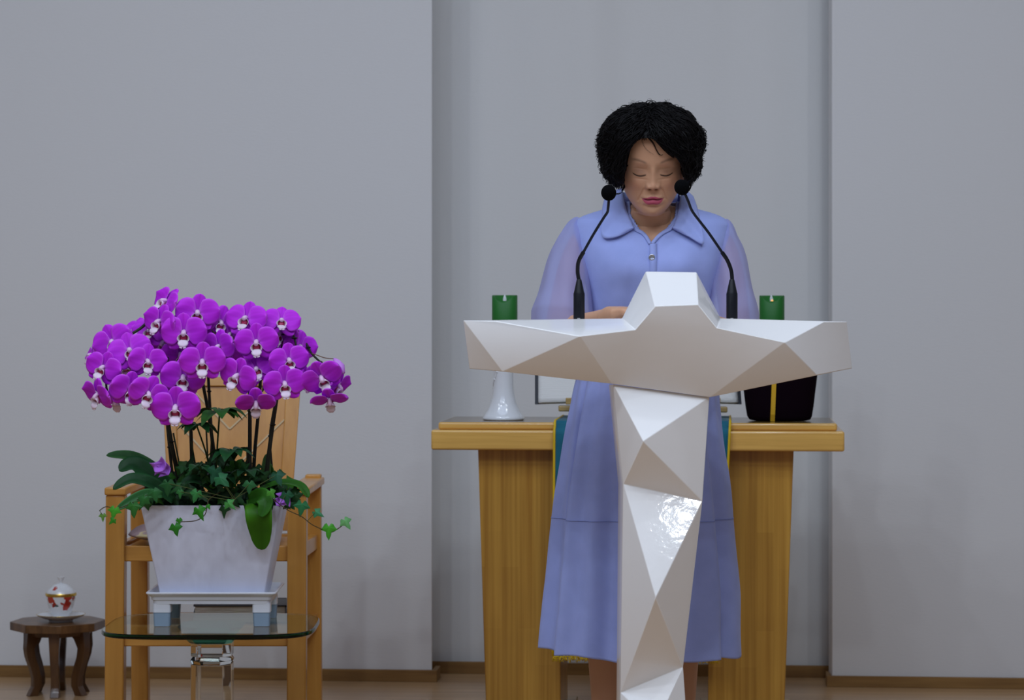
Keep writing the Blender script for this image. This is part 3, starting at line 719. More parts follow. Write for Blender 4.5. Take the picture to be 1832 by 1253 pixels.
# ---- orchid flowers
def srgb(r, g, b):
    f = lambda c: (c/255/12.92) if c/255 <= .04045 else ((c/255+.055)/1.055)**2.4
    return (f(r), f(g), f(b))
PET = (.56, .022, .80); PET_L = (.72, .14, .90); PET_D = (.40, .010, .60)
def sst(a, b, x):
    t = max(0, min(1, (x-a)/(b-a))); return t*t*(3-2*t)
def petal(mb, ang, L, W, base=.004, cup=.12, y0=0, blunt=.5, curl=0, nu=12, nv=11, wave_=0):
    """a petal growing from the centre in direction ang (0 = up), front towards -Y"""
    ca_, sa_ = math.cos(ang), math.sin(ang); rows = []; cols = []
    for i in range(nu+1):
        u = .88*math.sin(PI/2*i/nu)+.12*i/nu if i < nu else 1.0; ww = W/2*max(.0, 1-abs(2*min(1, u**blunt)-1)**2.3)**(1/2.1)*sst(-.25, .28, u)
        if i == 0: ww = W*.09
        for_ = []
        for j in range(nv):
            v = j/(nv-1)*2-1
            r = base+L*u*(1-.02*v*v*(u**2)); x = v*ww
            y = y0-cup*L*math.sin(u*1.7)*.5+.10*W*v*v*(u)+curl*L*u*u+wave_*W*math.sin(v*4+u*5)*u
            y += .0012*(1-min(1, abs(v)*4))*(1-u)
            for_.append((x*ca_+r*sa_, y, r*ca_-x*sa_))
            e = max(0, abs(v)-.8)/.2*.55+max(0, u-.9)/.1*.5
            vein = .5+.5*math.sin(v*26); c = [lerp(PET[k], PET_D[k], .45*vein*(1-u*.5)+.45*(1-min(1, abs(v)*5))) for k in range(3)]
            c = [lerp(c[k], PET_L[k], min(1, e+.35*max(0, .45-u)*(1-abs(v)))) for k in range(3)]
            if u < .14: c = [lerp(c[k], (.62, .22, .80)[k], (.14-u)/.14*.7) for k in range(3)]
            cols.append(tuple(c))
        rows.append(for_)
    mb.grid(rows, col=cols)
def flower_mesh(var):
    rg = random.Random(var); mb = MB()
    j = lambda a: rg.uniform(-a, a)
    opn = (1, .93, .85, .75)[var % 4]
    petal(mb, R(j(5)), .037*(1+j(.05)), .031, y0=.004, cup=.10+j(.05), blunt=.85, curl=(1-opn)*.9)
    petal(mb, R(138+j(6)), .038, .030, y0=.004, cup=.12, blunt=.85, curl=(1-opn)*.8)
    petal(mb, R(-138+j(6)), .038, .030, y0=.004, cup=.12, blunt=.85, curl=(1-opn)*.8)
    for s in (1, -1):
        petal(mb, s*R(76+j(4)), .043*(1+j(.04)), .056*(1+j(.05)), y0=-.001, cup=.08+j(.06), blunt=.80, curl=(1-opn)*1.2*-1*(.3+j(.3)), nu=14, nv=15, wave_=.02)
    me = mb.build('flower_petals', M['petal'], None, smooth=180, solid=.0006, fix=False)
    return me
def lip_mesh(var):
    mb = MB(); W_ = (.80, .68, .80); RD = (.42, .02, .10); PK = (.72, .40, .62)
    # column
    mb.tube([(0, .002, .004), (0, -.004, .003), (0, -.009, .0005), (0, -.012, -.002)], [.0028, .0036, .0040, .0030], 12, col=(.78, .55, .76))
    # throat
    mb.ball((0, -.003, -.0065), .0055, .0045, .0068, 14, 9, col=lambda p: RD if p[2] > -.012 else PK)
    # two side lobes standing round the throat, like a collar
    for s in (1, -1):
        rows = []; cols = []
        for i in range(9):
            a = R(15+150*i/8); row = []
            for j in range(5):
                t = j/4; rr = .0048+.0042*t*math.sin(a*.95+.2)
                row.append((s*(math.sin(a)*rr+.0006), -.003-.0085*t, -.007+math.cos(a)*(.0085)-.001*t)); cols.append(tuple(lerp(RD[k], W_[k], min(1, .25+t*1.2)) for k in range(3)))
            rows.append(row)
        mb.grid(rows, col=cols)
    # front tongue with two tails
    rows = []; cols = []
    for i in range(9):
        u = i/8; row = []
        ww = .0042+.0052*math.sin(PI*min(1, u*1.05))**1.0*(1-u*.45)
        for j in range(7):
            v = j/3-1; row.append((v*ww, -.006-.010*math.sin(u*1.9)-.0018*(1-v*v), -.010-.0125*u)); cols.append(tuple(lerp(W_[k], PK[k], .5*u*(1-abs(v))) for k in range(3)))
        rows.append(row)
    mb.grid(rows, col=cols)
    for s in (1, -1):
        mb.tube([(0, -.0150, -.0215), (s*.002, -.017, -.0235), (s*.0045, -.016, -.0225), (s*.0045, -.0145, -.0205)], [.0012, .0010, .0008, .0004], 6, col=W_)
    return mb.build('lip', M['lip'], None, smooth=180, solid=.0005, fix=False)
fl_src = [flower_mesh(k) for k in range(4)]; lip_src = [lip_mesh(0)]
POT = Vector(po.location)
def yc_of(p): return -p.x*SA+p.y*CA
attach = []
def flower(px, py, size, yaw=0, pitch=0, roll=0, Y=6.18, var=0, open_=1.0, nm='flower'):
    """yaw>0 turns the face to the picture's right, pitch>0 bows it down, roll>0 turns it clockwise"""
    c = P(px, py, Y); f = fl_src[var % 4].copy(); C.objects.link(f); f.name = nm; f.parent = po; f.location = c-POT
    M3 = Matrix.Rotation(AL+R(yaw), 3, 'Z') @ Matrix.Rotation(R(pitch), 3, 'X') @ Matrix.Rotation(R(roll), 3, 'Y')
    f.rotation_euler = M3.to_euler(); s = size/F*Y/.0790; f.scale = (s, s*open_, s)
    l = lip_src[0].copy(); C.objects.link(l); l.parent = f; l.scale = (1.28, 1.2, 1.2)
    attach.append((c, c+M3 @ Vector((0, .012, .0))))
    return f
random.seed(11)
FL = [ # px, py, size, yaw, pitch, roll, Y, var
 (353, 561, 68, 8, 0, 6, 6.17, 0), (329, 597, 70, 2, 4, 2, 6.14, 1), (285, 577, 62, -32, 0, 12, 6.16, 2), (296, 541, 60, -48, -22, 22, 6.19, 3),
 (362, 649, 71, 4, 8, 0, 6.09, 0), (202, 613, 66, -10, 0, -22, 6.16, 1), (232, 629, 68, 6, -12, -14, 6.13, 0), (263, 648, 62, 22, 4, 4, 6.11, 2),
 (184, 659, 60, -16, 2, 22, 6.11, 0), (327, 677, 70, 10, 10, 6, 6.125, 1), (314, 731, 76, 0, 14, 0, 6.08, 0), (232, 699, 66, 26, 18, 10, 6.10, 1),
 (264, 706, 66, 22, 14, 22, 6.07, 2), (175, 708, 60, -46, 26, 18, 6.10, 3), (207, 716, 56, -10, 62, 0, 6.14, 1), (268, 594, 58, -8, -18, 4, 6.22, 0),
 (246, 592, 56, -26, -30, -8, 6.24, 1), (394, 578, 60, 22, 8, 12, 6.20, 2), (293, 613, 64, -14, 20, -10, 6.22, 0), (323, 636, 62, 4, 24, -6, 6.20, 1),
 (392, 622, 62, -34, 8, 4, 6.17, 3), (340, 582, 56, 12, 16, 6, 6.25, 1), (165, 637, 50, -60, -10, -20, 6.24, 1),
 (440, 572, 66, -14, -14, 6, 6.17, 0), (503, 576, 60, 12, -22, 4, 6.19, 2), (459, 614, 68, 0, 4, -4, 6.13, 0), (413, 600, 60, -22, 16, -6, 6.20, 2),
 (500, 599, 58, -6, 6, 12, 6.22, 1), (517, 646, 62, 12, 2, -6, 6.12, 0), (424, 674, 66, -26, 10, 24, 6.10, 1), (460, 662, 62, -8, -6, -20, 6.15, 0),
 (509, 688, 66, 12, 10, -4, 6.10, 0), (458, 722, 64, 4, 52, 2, 6.11, 3), (543, 680, 56, 52, 16, -8, 6.16, 1), (576, 677, 66, 8, 28, -28, 6.11, 0),
 (604, 692, 58, 62, 30, 0, 6.16, 2), (590, 716, 60, 8, 66, -10, 6.12, 3), (536, 622, 56, 22, 0, 10, 6.23, 2), (444, 640, 56, 10, 22, 14, 6.24, 1),
 (300, 655, 52, -20, 30, 0, 6.26, 1), (225, 655, 52, 5, 40, -10, 6.24, 2), (386, 646, 50, 20, 36, 8, 6.27, 1), (520, 612, 52, 10, 6, 0, 6.27, 1), (480, 640, 54, -4, 30, 4, 6.27, 0), (373, 600, 56, -4, 10, -4, 6.27, 0),
 (430, 605, 54, 8, 4, 4, 6.30, 2), (305, 620, 54, -8, 6, 4, 6.31, 2)]
for (px, py, sz, yw, pt, rl, Y, v) in FL: flower(px, py, sz, yw, pt, rl, Y, v)
# a closing bud and two fallen blooms
mb = MB(); a = P(598, 642, 6.14); b2 = P(615, 668, 6.12)
mb.tube([a, lerp(a, b2, .25), lerp(a, b2, .6), b2], [.003, .009, .0125, .004], 12, col=lambda p: (.62, .25, .80)); mb.build('closed_flower', M['petal'], po, smooth=180, label='pale folded bud')
def crumpled(px, py, Y, s, seed):
    rg = random.Random(seed); mb = MB(); cc = P(px, py, Y)
    for k in range(3):
        rows = []; o_ = Vector((rg.uniform(-.4, .4), rg.uniform(-.3, .3), rg.uniform(-.3, .3)))*s
        for i in range(9):
            row = []
            for j in range(9):
                u, v = i/4-1, j/4-1; q = Vector((u, .35*math.sin(u*3+k)+.3*math.cos(v*3), v*.8-.4*u*u))*s*.62
                q = Matrix.Rotation(rg.random()*.02+k*1.3, 3, 'Y') @ q; row.append(cc+o_+q)
            rows.append(row)
        mb.grid(rows, col=[(.45, .16, .72)]*81)
    mb.build('fallen_flower', M['petal'], po, smooth=180, solid=.0006, fix=False, label='crumpled lilac fallen bloom')
crumpled(294, 840, 6.15, .026, 1); crumpled(503, 892, 6.17, .021, 2)
for o in fl_src+lip_src: bpy.data.objects.remove(o)

# ---- flower spikes
DK = (.012, .012, .006); GR = (.05, .10, .02)
def spike(pts, r0=.0050, r1=.0022, col=DK):
    cv = smoothcurve([P(*p) for p in pts], 8); n = len(cv)
    mb = MB(); mb.tube(cv, [lerp(r0, r1, i/(n-1)) for i in range(n)], 8, col=col)
    for i in range(5, n, 11): mb.tube([cv[i]-Vector((0, 0, .003)), cv[i], cv[i]+Vector((0, 0, .002))], [r0*.9, r0*1.45, r0*.8], 8, col=col)
    mb.build('flower_spike', M['stem'], po, smooth=60); return cv
SP = [spike([(326, 905, 6.30), (318, 850, 6.28), (306, 790, 6.25), (298, 735, 6.24), (297, 680, 6.25), (299, 620, 6.26), (296, 575, 6.26), (280, 560, 6.24), (255, 585, 6.20), (220, 610, 6.18), (196, 650, 6.15), (190, 690, 6.15), (200, 715, 6.17)], .0062),
      spike([(318, 905, 6.27), (310, 860, 6.27), (303, 800, 6.27), (297, 730, 6.28), (300, 690, 6.29), (285, 665, 6.28), (262, 690, 6.2), (236, 696, 6.17)], .0042),
      spike([(345, 905, 6.31), (343, 820, 6.30), (341, 740, 6.28), (342, 660, 6.27), (335, 600, 6.25), (322, 580, 6.22), (308, 600, 6.2), (300, 640, 6.2), (312, 700, 6.15)], .0050),
      spike([(392, 905, 6.31), (384, 820, 6.31), (372, 735, 6.29), (362, 680, 6.26), (355, 620, 6.26), (352, 560, 6.24), (362, 560, 6.2), (378, 590, 6.2)], .0052),
      spike([(388, 905, 6.33), (380, 800, 6.33), (374, 700, 6.32), (372, 640, 6.32), (380, 590, 6.29), (400, 570, 6.25), (415, 600, 6.24)], .0045),
      spike([(448, 905, 6.29), (447, 820, 6.28), (447, 735, 6.27), (446, 660, 6.27), (443, 600, 6.25), (447, 565, 6.22), (465, 590, 6.2), (480, 640, 6.2), (470, 700, 6.17)], .0054),
      spike([(452, 905, 6.33), (455, 820, 6.32), (462, 740, 6.31), (466, 680, 6.30), (470, 620, 6.29), (490, 575, 6.26), (520, 580, 6.26), (545, 610, 6.24), (557, 632, 6.22), (575, 650, 6.19), (592, 668, 6.17)], .0048),
      spike([(470, 905, 6.27), (480, 820, 6.24), (488, 760, 6.23), (497, 700, 6.22), (503, 640, 6.23), (510, 590, 6.22), (525, 600, 6.2), (535, 650, 6.19)], .0058),
      spike([(487, 905, 6.31), (486, 840, 6.31), (483, 780, 6.30), (492, 720, 6.28), (500, 660, 6.28)], .0038)]
allp = [p for cv in SP for p in cv[20:]]
mb = MB()
for (c, bk_) in attach:
    q = min(allp, key=lambda p: (p-bk_).length+(0.02 if p.z < bk_.z-.02 else 0))
    if (q-bk_).length < .09:
        mid = (q+bk_)/2+Vector((0, .006, .004)); mb.tube(smoothcurve([c+(bk_-c)*.3, bk_, mid, q], 4), .0016, 6, col=(.10, .10, .04))
mb.tube(smoothcurve([P(553, 631, 6.225), P(568, 636, 6.20), P(583, 641, 6.17), P(598, 642, 6.14)], 4), .0011, 6, col=(.20, .10, .05))
mb.build('flower_stalks', M['stem'], po, smooth=180, label='thin green flower stalks')
# thin stakes and stems between the spikes
mb = MB()
for a, b2 in (((335, 905, 6.32), (310, 775, 6.3)), ((362, 905, 6.32), (342, 790, 6.29)), ((372, 905, 6.3), (380, 760, 6.28)), ((376, 905, 6.34), (369, 770, 6.33)), ((443, 905, 6.35), (442, 800, 6.33))):
    mb.tube([P(*a), P(*b2)], .0022, 6, col=(.03, .04, .012))
mb.build('support_sticks', M['stem'], po, smooth=60)
# ---- strap leaves
def strap(pts, W, col, twist=0.0, name='orchid_leaf', nrm=(0, -.75, .65)):
    cv = smoothcurve([P(*p) for p in pts], 8); n = len(cv); rows = []; cols = []
    for i, p in enumerate(cv):
        u = i/(n-1); t = (cv[min(i+1, n-1)]-cv[max(i-1, 0)]).normalized(); nn = Vector(nrm)
        sd = t.cross(nn).normalized(); up = sd.cross(t).normalized(); sd = (sd*math.cos(twist)+up*math.sin(twist)); up = sd.cross(t)
        ww = W/2*(.45+.55*math.sin(PI*min(1, u*.9+.12)))*(1 if u < .8 else math.sqrt(max(.0, 1-((u-.8)/.2)**2))+.02)
        row = []
        for j in range(9):
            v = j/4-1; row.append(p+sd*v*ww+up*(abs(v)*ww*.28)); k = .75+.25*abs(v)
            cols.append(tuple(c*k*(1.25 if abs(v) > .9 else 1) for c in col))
        rows.append(row)
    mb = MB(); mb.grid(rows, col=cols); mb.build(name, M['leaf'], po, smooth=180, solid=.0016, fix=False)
G1 = (.013, .068, .020); G2 = (.028, .13, .010); G3 = (.042, .17, .006)
strap([(320, 885, 6.28), (280, 845, 6.26), (235, 818, 6.25), (190, 815, 6.24)], .034, (.03, .12, .03))
strap([(310, 890, 6.24), (285, 862, 6.21), (240, 832, 6.19), (213, 843, 6.18)], .052, G1)
strap([(310, 895, 6.2), (275, 868, 6.18), (235, 858, 6.16), (202, 876, 6.15)], .036, G1)
strap([(290, 886, 6.16), (262, 884, 6.14), (232, 897, 6.13), (208, 913, 6.12)], .024, (.035, .15, .04), twist=.5)
strap([(460, 880, 6.2), (500, 866, 6.18), (535, 870, 6.17), (552, 891, 6.16)], .036, G2, twist=.55)
strap([(462, 890, 6.22), (463, 902, 6.165), (464, 925, 6.145), (467, 955, 6.165), (468, 984, 6.185)], .064, G3, nrm=(0, -1, .1))
strap([(445, 895, 6.2), (468, 888, 6.15), (475, 903, 6.135), (466, 925, 6.13)], .040, G2, nrm=(0, -1, .3))
strap([(478, 905, 6.3), (474, 870, 6.29), (476, 835, 6.28), (478, 812, 6.28)], .026, (.05, .12, .03), nrm=(.3, -1, 0))
strap([(485, 905, 6.32), (484, 880, 6.31), (484, 850, 6.3), (480, 828, 6.3)], .03, (.05, .16, .02), nrm=(-.2, -1, 0))
strap([(400, 890, 6.25), (372, 868, 6.22), (345, 858, 6.2), (322, 868, 6.2)], .03, G1)
strap([(420, 890, 6.3), (450, 860, 6.28), (480, 855, 6.26), (505, 872, 6.25)], .03, (.012, .05, .015))
strap([(360, 895, 6.32), (330, 860, 6.3), (300, 855, 6.3), (285, 868, 6.3)], .03, (.012, .05, .015))
# ---- umbrella leaves
def umbrella(px, py, Y, n, L, seed, tilt=0, col=G1):
    rg = random.Random(seed); c = P(px, py, Y); mb = MB()
    mb.tube(smoothcurve([P(lerp(px, 385, .9), 900, 6.31), P(lerp(px, 385, .6), lerp(py, 900, .45), 6.28), c], 8), .0022, 6, col=(.04, .08, .02))
    for k in range(n):
        a = 2*PI*k/n+rg.uniform(-.2, .2)
        d = Vector((math.cos(a), math.sin(a)*.9, .28+rg.uniform(-.15, .15)+tilt*math.cos(a))).normalized()
        l = L*rg.uniform(.75, 1.1); sd = d.cross(Vector((0, 0, 1))).normalized(); rows = []; cols = []
        for i in range(9):
            u = i/8; w_ = l*.20*math.sin(PI*min(1, u**.8*.93+.05))*1.45; p = c+d*(l*(.12+.88*u))+Vector((0, 0, -l*.55*u*u))
            rows.append([p+sd*w_*v+Vector((0, 0, abs(v)*w_*.25)) for v in (-1, -.5, 0, .5, 1)]); cc = tuple(x*rg.uniform(.85, 1.15) for x in col); cols += [tuple(x*(.8 if v == 2 else 1) for x in cc) for v in range(5)]
        mb.grid(rows, col=cols); mb.tube([c, c+d*(l*.14)], .0011, 5, col=col)
    mb.build('umbrella_leaves', M['leaf'], po, smooth=180)
umbrella(393, 738, 6.20, 9, .072, 1, col=(.03, .12, .02)); umbrella(352, 762, 6.19, 7, .066, 2); umbrella(414, 808, 6.18, 8, .068, 3); umbrella(356, 835, 6.17, 7, .045, 4); umbrella(440, 845, 6.18, 7, .05, 5, col=(.012, .055, .02)); umbrella(395, 850, 6.2, 7, .05, 6, col=(.012, .055, .02))
# ---- ivy
IVY = [(0, -.06), (.20, -.34), (.36, -.26), (.52, -.02), (.74, .16), (.44, .28), (.27, .36), (.20, .62), (0, 1.0)]
IVY = IVY+[(-x, y) for x, y in IVY[-2:0:-1]]
def ivy_leaf(mb, c, size, up, face, col, rg):
    """up = direction of the tip, face = normal"""
    up = Vector(up).normalized(); f = Vector(face); f = (f-up*f.dot(up)).normalized(); sd = up.cross(f)
    cols = [tuple(min(1, x*1.5) for x in col)]; pts = [c+f*size*.04]
    for (x, y) in IVY:
        k = rg.uniform(.92, 1.08); pts.append(c+sd*x*size*k*.72+up*y*size*k*.8+f*(-size*.22*abs(x)-size*.15*y*y+rg.uniform(-.02, .02)*size)); cols.append(col)
    n = len(IVY); mids = []
    for i, (x, y) in enumerate(IVY): pass
    mb.add(pts, [(0, 1+i, 1+(i+1) % n) for i in range(n)], cols)
rg = random.Random(21); CAMW = Vector((0, 0, EYE))
mb = MB(); cnt = 0
while cnt < 230:
    px = rg.uniform(262, 530); u = (px-392)/138
    ztop = lerp(905, lerp(838, 880, abs(u)**1.6), 1); py = rg.uniform(ztop, 912)
    if rg.random() < .25: py = rg.uniform(ztop-18, ztop+12)
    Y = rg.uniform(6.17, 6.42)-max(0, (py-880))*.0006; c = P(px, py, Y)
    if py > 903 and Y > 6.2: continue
    dark = (Y-6.17)/.25; k = rg.choice([.5, .7, 1, 1.25])*(1-.55*dark)  # leaves deeper in the clump get the shade in their colour
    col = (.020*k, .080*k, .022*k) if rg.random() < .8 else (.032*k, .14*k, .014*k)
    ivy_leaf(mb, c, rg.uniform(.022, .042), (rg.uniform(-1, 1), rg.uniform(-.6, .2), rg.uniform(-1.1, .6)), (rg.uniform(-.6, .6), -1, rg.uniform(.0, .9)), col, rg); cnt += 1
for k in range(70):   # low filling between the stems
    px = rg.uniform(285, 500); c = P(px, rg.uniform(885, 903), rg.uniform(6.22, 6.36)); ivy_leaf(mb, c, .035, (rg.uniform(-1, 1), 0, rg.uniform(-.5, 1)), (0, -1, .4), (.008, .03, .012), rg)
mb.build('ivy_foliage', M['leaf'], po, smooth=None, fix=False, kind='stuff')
def vine(pts, leaves, seed, col=(.06, .04, .015)):
    rg = random.Random(seed); cv = smoothcurve([P(*p) for p in pts], 8); mb = MB(); mb.tube(cv, .0011, 6, col=col)
    for (px, py, Y, size, ax, az, fx, c_) in leaves:
        c = P(px, py, Y); up = Vector((ax, -.15, az)).normalized(); base = c; q = min(cv, key=lambda p: (p-base).length)
        mb.tube([q, base], .0008, 5, col=(.08, .10, .03)); ivy_leaf(mb, base, size, up, (fx, -1, .35), c_, rg)
    mb.build('ivy_vine', M['leaf'], po, smooth=None, fix=False)
LG = (.05, .27, .02); MG = (.025, .17, .012); DG = (.012, .070, .028)
vine([(395, 880, 6.2), (375, 893, 6.11), (371, 905, 6.09), (366, 922, 6.09), (350, 932, 6.09), (325, 934, 6.09)],
     [(352, 882, 6.1, .034, -.3, -.9, .2, (.03, .16, .04)), (355, 912, 6.085, .036, .4, -.9, -.2, MG), (320, 930, 6.085, .018, .1, -.9, 0, MG), (313, 942, 6.08, .034, .25, -1, 0, (.02, .14, .012)), (372, 905, 6.085, .015, .5, -.8, .3, MG)], 1)
vine([(260, 880, 6.2), (235, 900, 6.13), (210, 910, 6.11), (190, 907, 6.1), (178, 914, 6.09)],
     [(184, 922, 6.09, .020, .05, -1, .2, (.10, .22, .04)), (205, 912, 6.09, .032, -.2, -1, .1, LG), (203, 930, 6.085, .020, -.6, -.6, 0, MG), (238, 905, 6.09, .040, .1, -1, 0, (.025, .12, .02)), (258, 893, 6.1, .036, -.4, -.8, 0, (.02, .10, .02)), (275, 880, 6.1, .036, .3, -.9, .1, (.02, .10, .025))], 2)
vine([(475, 880, 6.2), (492, 896, 6.13), (515, 913, 6.1), (540, 925, 6.09), (560, 940, 6.09), (590, 952, 6.09), (602, 948, 6.09), (616, 938, 6.09)],
     [(512, 885, 6.12, .036, .15, -1, 0, DG), (540, 903, 6.09, .038, -.15, -1, .1, (.02, .13, .045)), (565, 916, 6.09, .028, .9, -.5, .1, (.035, .17, .07)), (588, 944, 6.085, .038, 0, -1, 0, LG), (617, 932, 6.085, .032, .5, -.7, .2, (.11, .30, .10)), (484, 880, 6.11, .026, .5, -.7, .2, (.05, .2, .02))], 3)
vine([(420, 885, 6.2), (418, 898, 6.11), (416, 905, 6.1)], [(408, 900, 6.09, .030, .7, -.6, 0, (.045, .2, .04)), (446, 866, 6.12, .034, 0, -1, .1, (.02, .10, .03)), (393, 855, 6.12, .042, .6, -.5, .1, (.02, .11, .04)), (385, 842, 6.14, .046, -.2, -.7, .1, (.015, .075, .035)), (300, 865, 6.13, .04, 0, -1, .1, (.015, .075, .02)), (495, 850, 6.14, .038, .2, -.4, .1, (.015, .07, .035)), (322, 880, 6.11, .022, 0, -1, 0, (.025, .13, .03))], 4)

# ================================================================== STOOL, TEACUP
sc_ = G(104, 7.52, 0)
sl = wthing('stool', 'small dark wooden eight sided stool with curved legs at the wall, left of the armchair', 'stool', sc_)
SZ = .2115
def oct8(r, z, rot=22.5-4.8): return [sc_+Vector((r*math.cos(R(rot+45*i)), r*math.sin(R(rot+45*i)), z)) for i in range(8)]
mb = MB(); mb.hexa(oct8(.137, SZ-.024), oct8(.1375, SZ)); mb.build('seat', M['walnut_top'], sl, bevel=.002)
mb = MB(); mb.hexa(oct8(.092, SZ-.040), oct8(.100, SZ-.0245)); mb.build('apron', M['walnut'], sl, bevel=.002)
for k in range(6):
    a = R(-90+8+60*k); d = Vector((math.cos(a), math.sin(a), 0)); sd = Vector((-math.sin(a), math.cos(a), 0)); mb = MB(); rows = []
    for (z, ro, w_) in ((SZ-.025, .100, .034), (SZ-.050, .101, .030), (SZ-.075, .103, .027), (SZ-.10, .099, .025), (SZ-.13, .088, .024), (SZ-.16, .080, .023), (SZ-.185, .080, .024), (.012, .088, .025), (.0, .094, .026)):
        th = .026 if z < SZ-.06 else .026+(z-(SZ-.06))*.9
        rows.append([sc_+d*(ro)+sd*w_/2+Vector((0, 0, z)), sc_+d*(ro)-sd*w_/2+Vector((0, 0, z)), sc_+d*(ro-th)-sd*w_/2+Vector((0, 0, z)), sc_+d*(ro-th)+sd*w_/2+Vector((0, 0, z))])
    mb.grid(rows, wrap=True); mb.add(rows[0], [(0, 1, 2, 3)]); mb.add(rows[-1], [(0, 1, 2, 3)]); mb.build('leg', M['walnut'], sl, smooth=50, bevel=.0015)
sa = G(109, 7.50, SZ)
su = wthing('saucer', 'white gilt edged saucer on the small wooden stool', 'saucer', sa)
mb = MB(); mb.lathe([(.034, 0), (.036, .006), (.050, .009), (.066, .0165), (.0695, .020), (.0685, .0208), (.052, .0115), (.030, .0095), (.002, .0095)], 64, sa.x, sa.y, sa.z); mb.build('dish', M['porcelain'], su, smooth=60)
mb = MB(); mb.lathe([(.0693, .0195), (.0702, .0203), (.0694, .0212), (.0684, .0205)], 64, sa.x, sa.y, sa.z, closed=True); mb.build('gilt_rim', M['gold'], su, smooth=180, label='gold rim')
ca0 = sa+Vector((0, 0, .0098))
cup = wthing('teacup', 'white lidded teacup with red flowers and a gold rim, on the saucer', 'cup', ca0)
def cp(px, py, dY=-.03): q = P(px, py, 7.50+dY)-ca0; return (q.x, q.y, q.z)
RDC = (.50, .035, .02); RD2 = (.36, .02, .015); GRC = (.04, .10, .09)
china = painted_china('flowered_china', [(*cp(93, 1074), .0115, RDC), (*cp(97, 1083, -.036), .0075, RD2), (*cp(101, 1086, -.036), .005, GRC), (*cp(123, 1071, -.035), .0115, RDC), (*cp(124, 1083, -.035), .0150, RD2), (*cp(119, 1089, -.034), .010, RDC), (*cp(136, 1072, -.015), .010, RD2), (*cp(111, 1081, -.038), .004, RD2)])
mb = MB(); mb.lathe([(.021, 0), (.0225, .002), (.0225, .004), (.027, .012), (.033, .022), (.0385, .040), (.0415, .055), (.0428, .065), (.0410, .065), (.0365, .036), (.02, .010), (.002, .008)], 64, ca0.x, ca0.y, ca0.z)
mb.build('cup_body', china, cup, smooth=60)
mb = MB(); mb.lathe([(.0430, 0.0635), (.0442, 0.0645), (.0446, 0.0670), (.0446, 0.0705), (.0436, 0.0722), (.040, 0.0722), (.040, 0.0635)], 64, ca0.x, ca0.y, ca0.z, closed=True); mb.build('gilt_rim', M['gold'], cup, smooth=50, label='gold rim')
china2 = painted_china('flowered_lid', [(*cp(96.5, 1051.5, -.03), .0075, RDC), (*cp(129, 1051, -.028), .0080, RDC), (*cp(105, 1052, -.036), .003, (.35, .2, .2)), (*cp(119, 1052, -.036), .0035, (.4, .15, .2))])
mb = MB(); mb.lathe([(.0415, 0.0723), (.040, 0.0760), (.036, 0.0820), (.030, 0.0875), (.0225, 0.0935), (.020, 0.0955), (.012, 0.0990), (.004, 0.1005), (.002, 0.1005)], 64, ca0.x, ca0.y, ca0.z)
lid = mb.build('lid', china2, cup, smooth=60)
mb = MB(); mb.lathe([(.004, 0.1000), (.0042, 0.1040), (.0075, 0.1105), (.0112, 0.1165), (.0108, 0.1185), (.004, 0.1180), (.001, 0.1180)], 24, ca0.x, ca0.y, ca0.z); mb.build('knob', M['porcelain'], lid, origin=ca0, smooth=60)

#PERSON
# ================================================================== PERSON
PY = 5.97; PX0 = (1165-916)/F*PY
per = thing('person', 'person with short black hair in a periwinkle dress standing at the lectern, looking down', 'person', G(1165, PY, 0), AL)
def L(px, py, Y=PY): return Vector(((px-916)/F*Y-PX0, Y-PY, EYE+(HZ-py)/F*Y))
# ---- head: rings from crown to neck in its own frame (x right, -y face, z up, eyelids at z=0)
HT = [ # t, z, half width, front, back, roundness
 (0, .1205, .004, .006, .006), (.02, .1200, .014, .018, .022), (.05, .116, .030, .036, .046), (.10, .104, .049, .058, .074), (.17, .084, .0625, .0745, .092), (.25, .060, .0700, .0835, .102), (.33, .036, .0730, .0865, .105), (.40, .014, .0725, .0865, .104),
 (.46, -.006, .0708, .0845, .098), (.53, -.028, .0690, .0835, .086), (.60, -.050, .0655, .0830, .072), (.66, -.068, .0590, .0820, .060), (.71, -.083, .0500, .0815, .053), (.75, -.094, .0415, .0800, .050), (.785, -.102, .0345, .0745, .048), (.82, -.107, .034, .062, .048), (.86, -.110, .042, .040, .050), (.90, -.120, .0465, .029, .052), (.95, -.145, .0475, .027, .054), (1.0, -.190, .050, .030, .056)]
def gs(x, z, cx, cz, sx, sz): return math.exp(-((x-cx)/sx)**2-((z-cz)/sz)**2)
def sst(a, b, x):
    t = max(0, min(1, (x-a)/(b-a))); return t*t*(3-2*t)
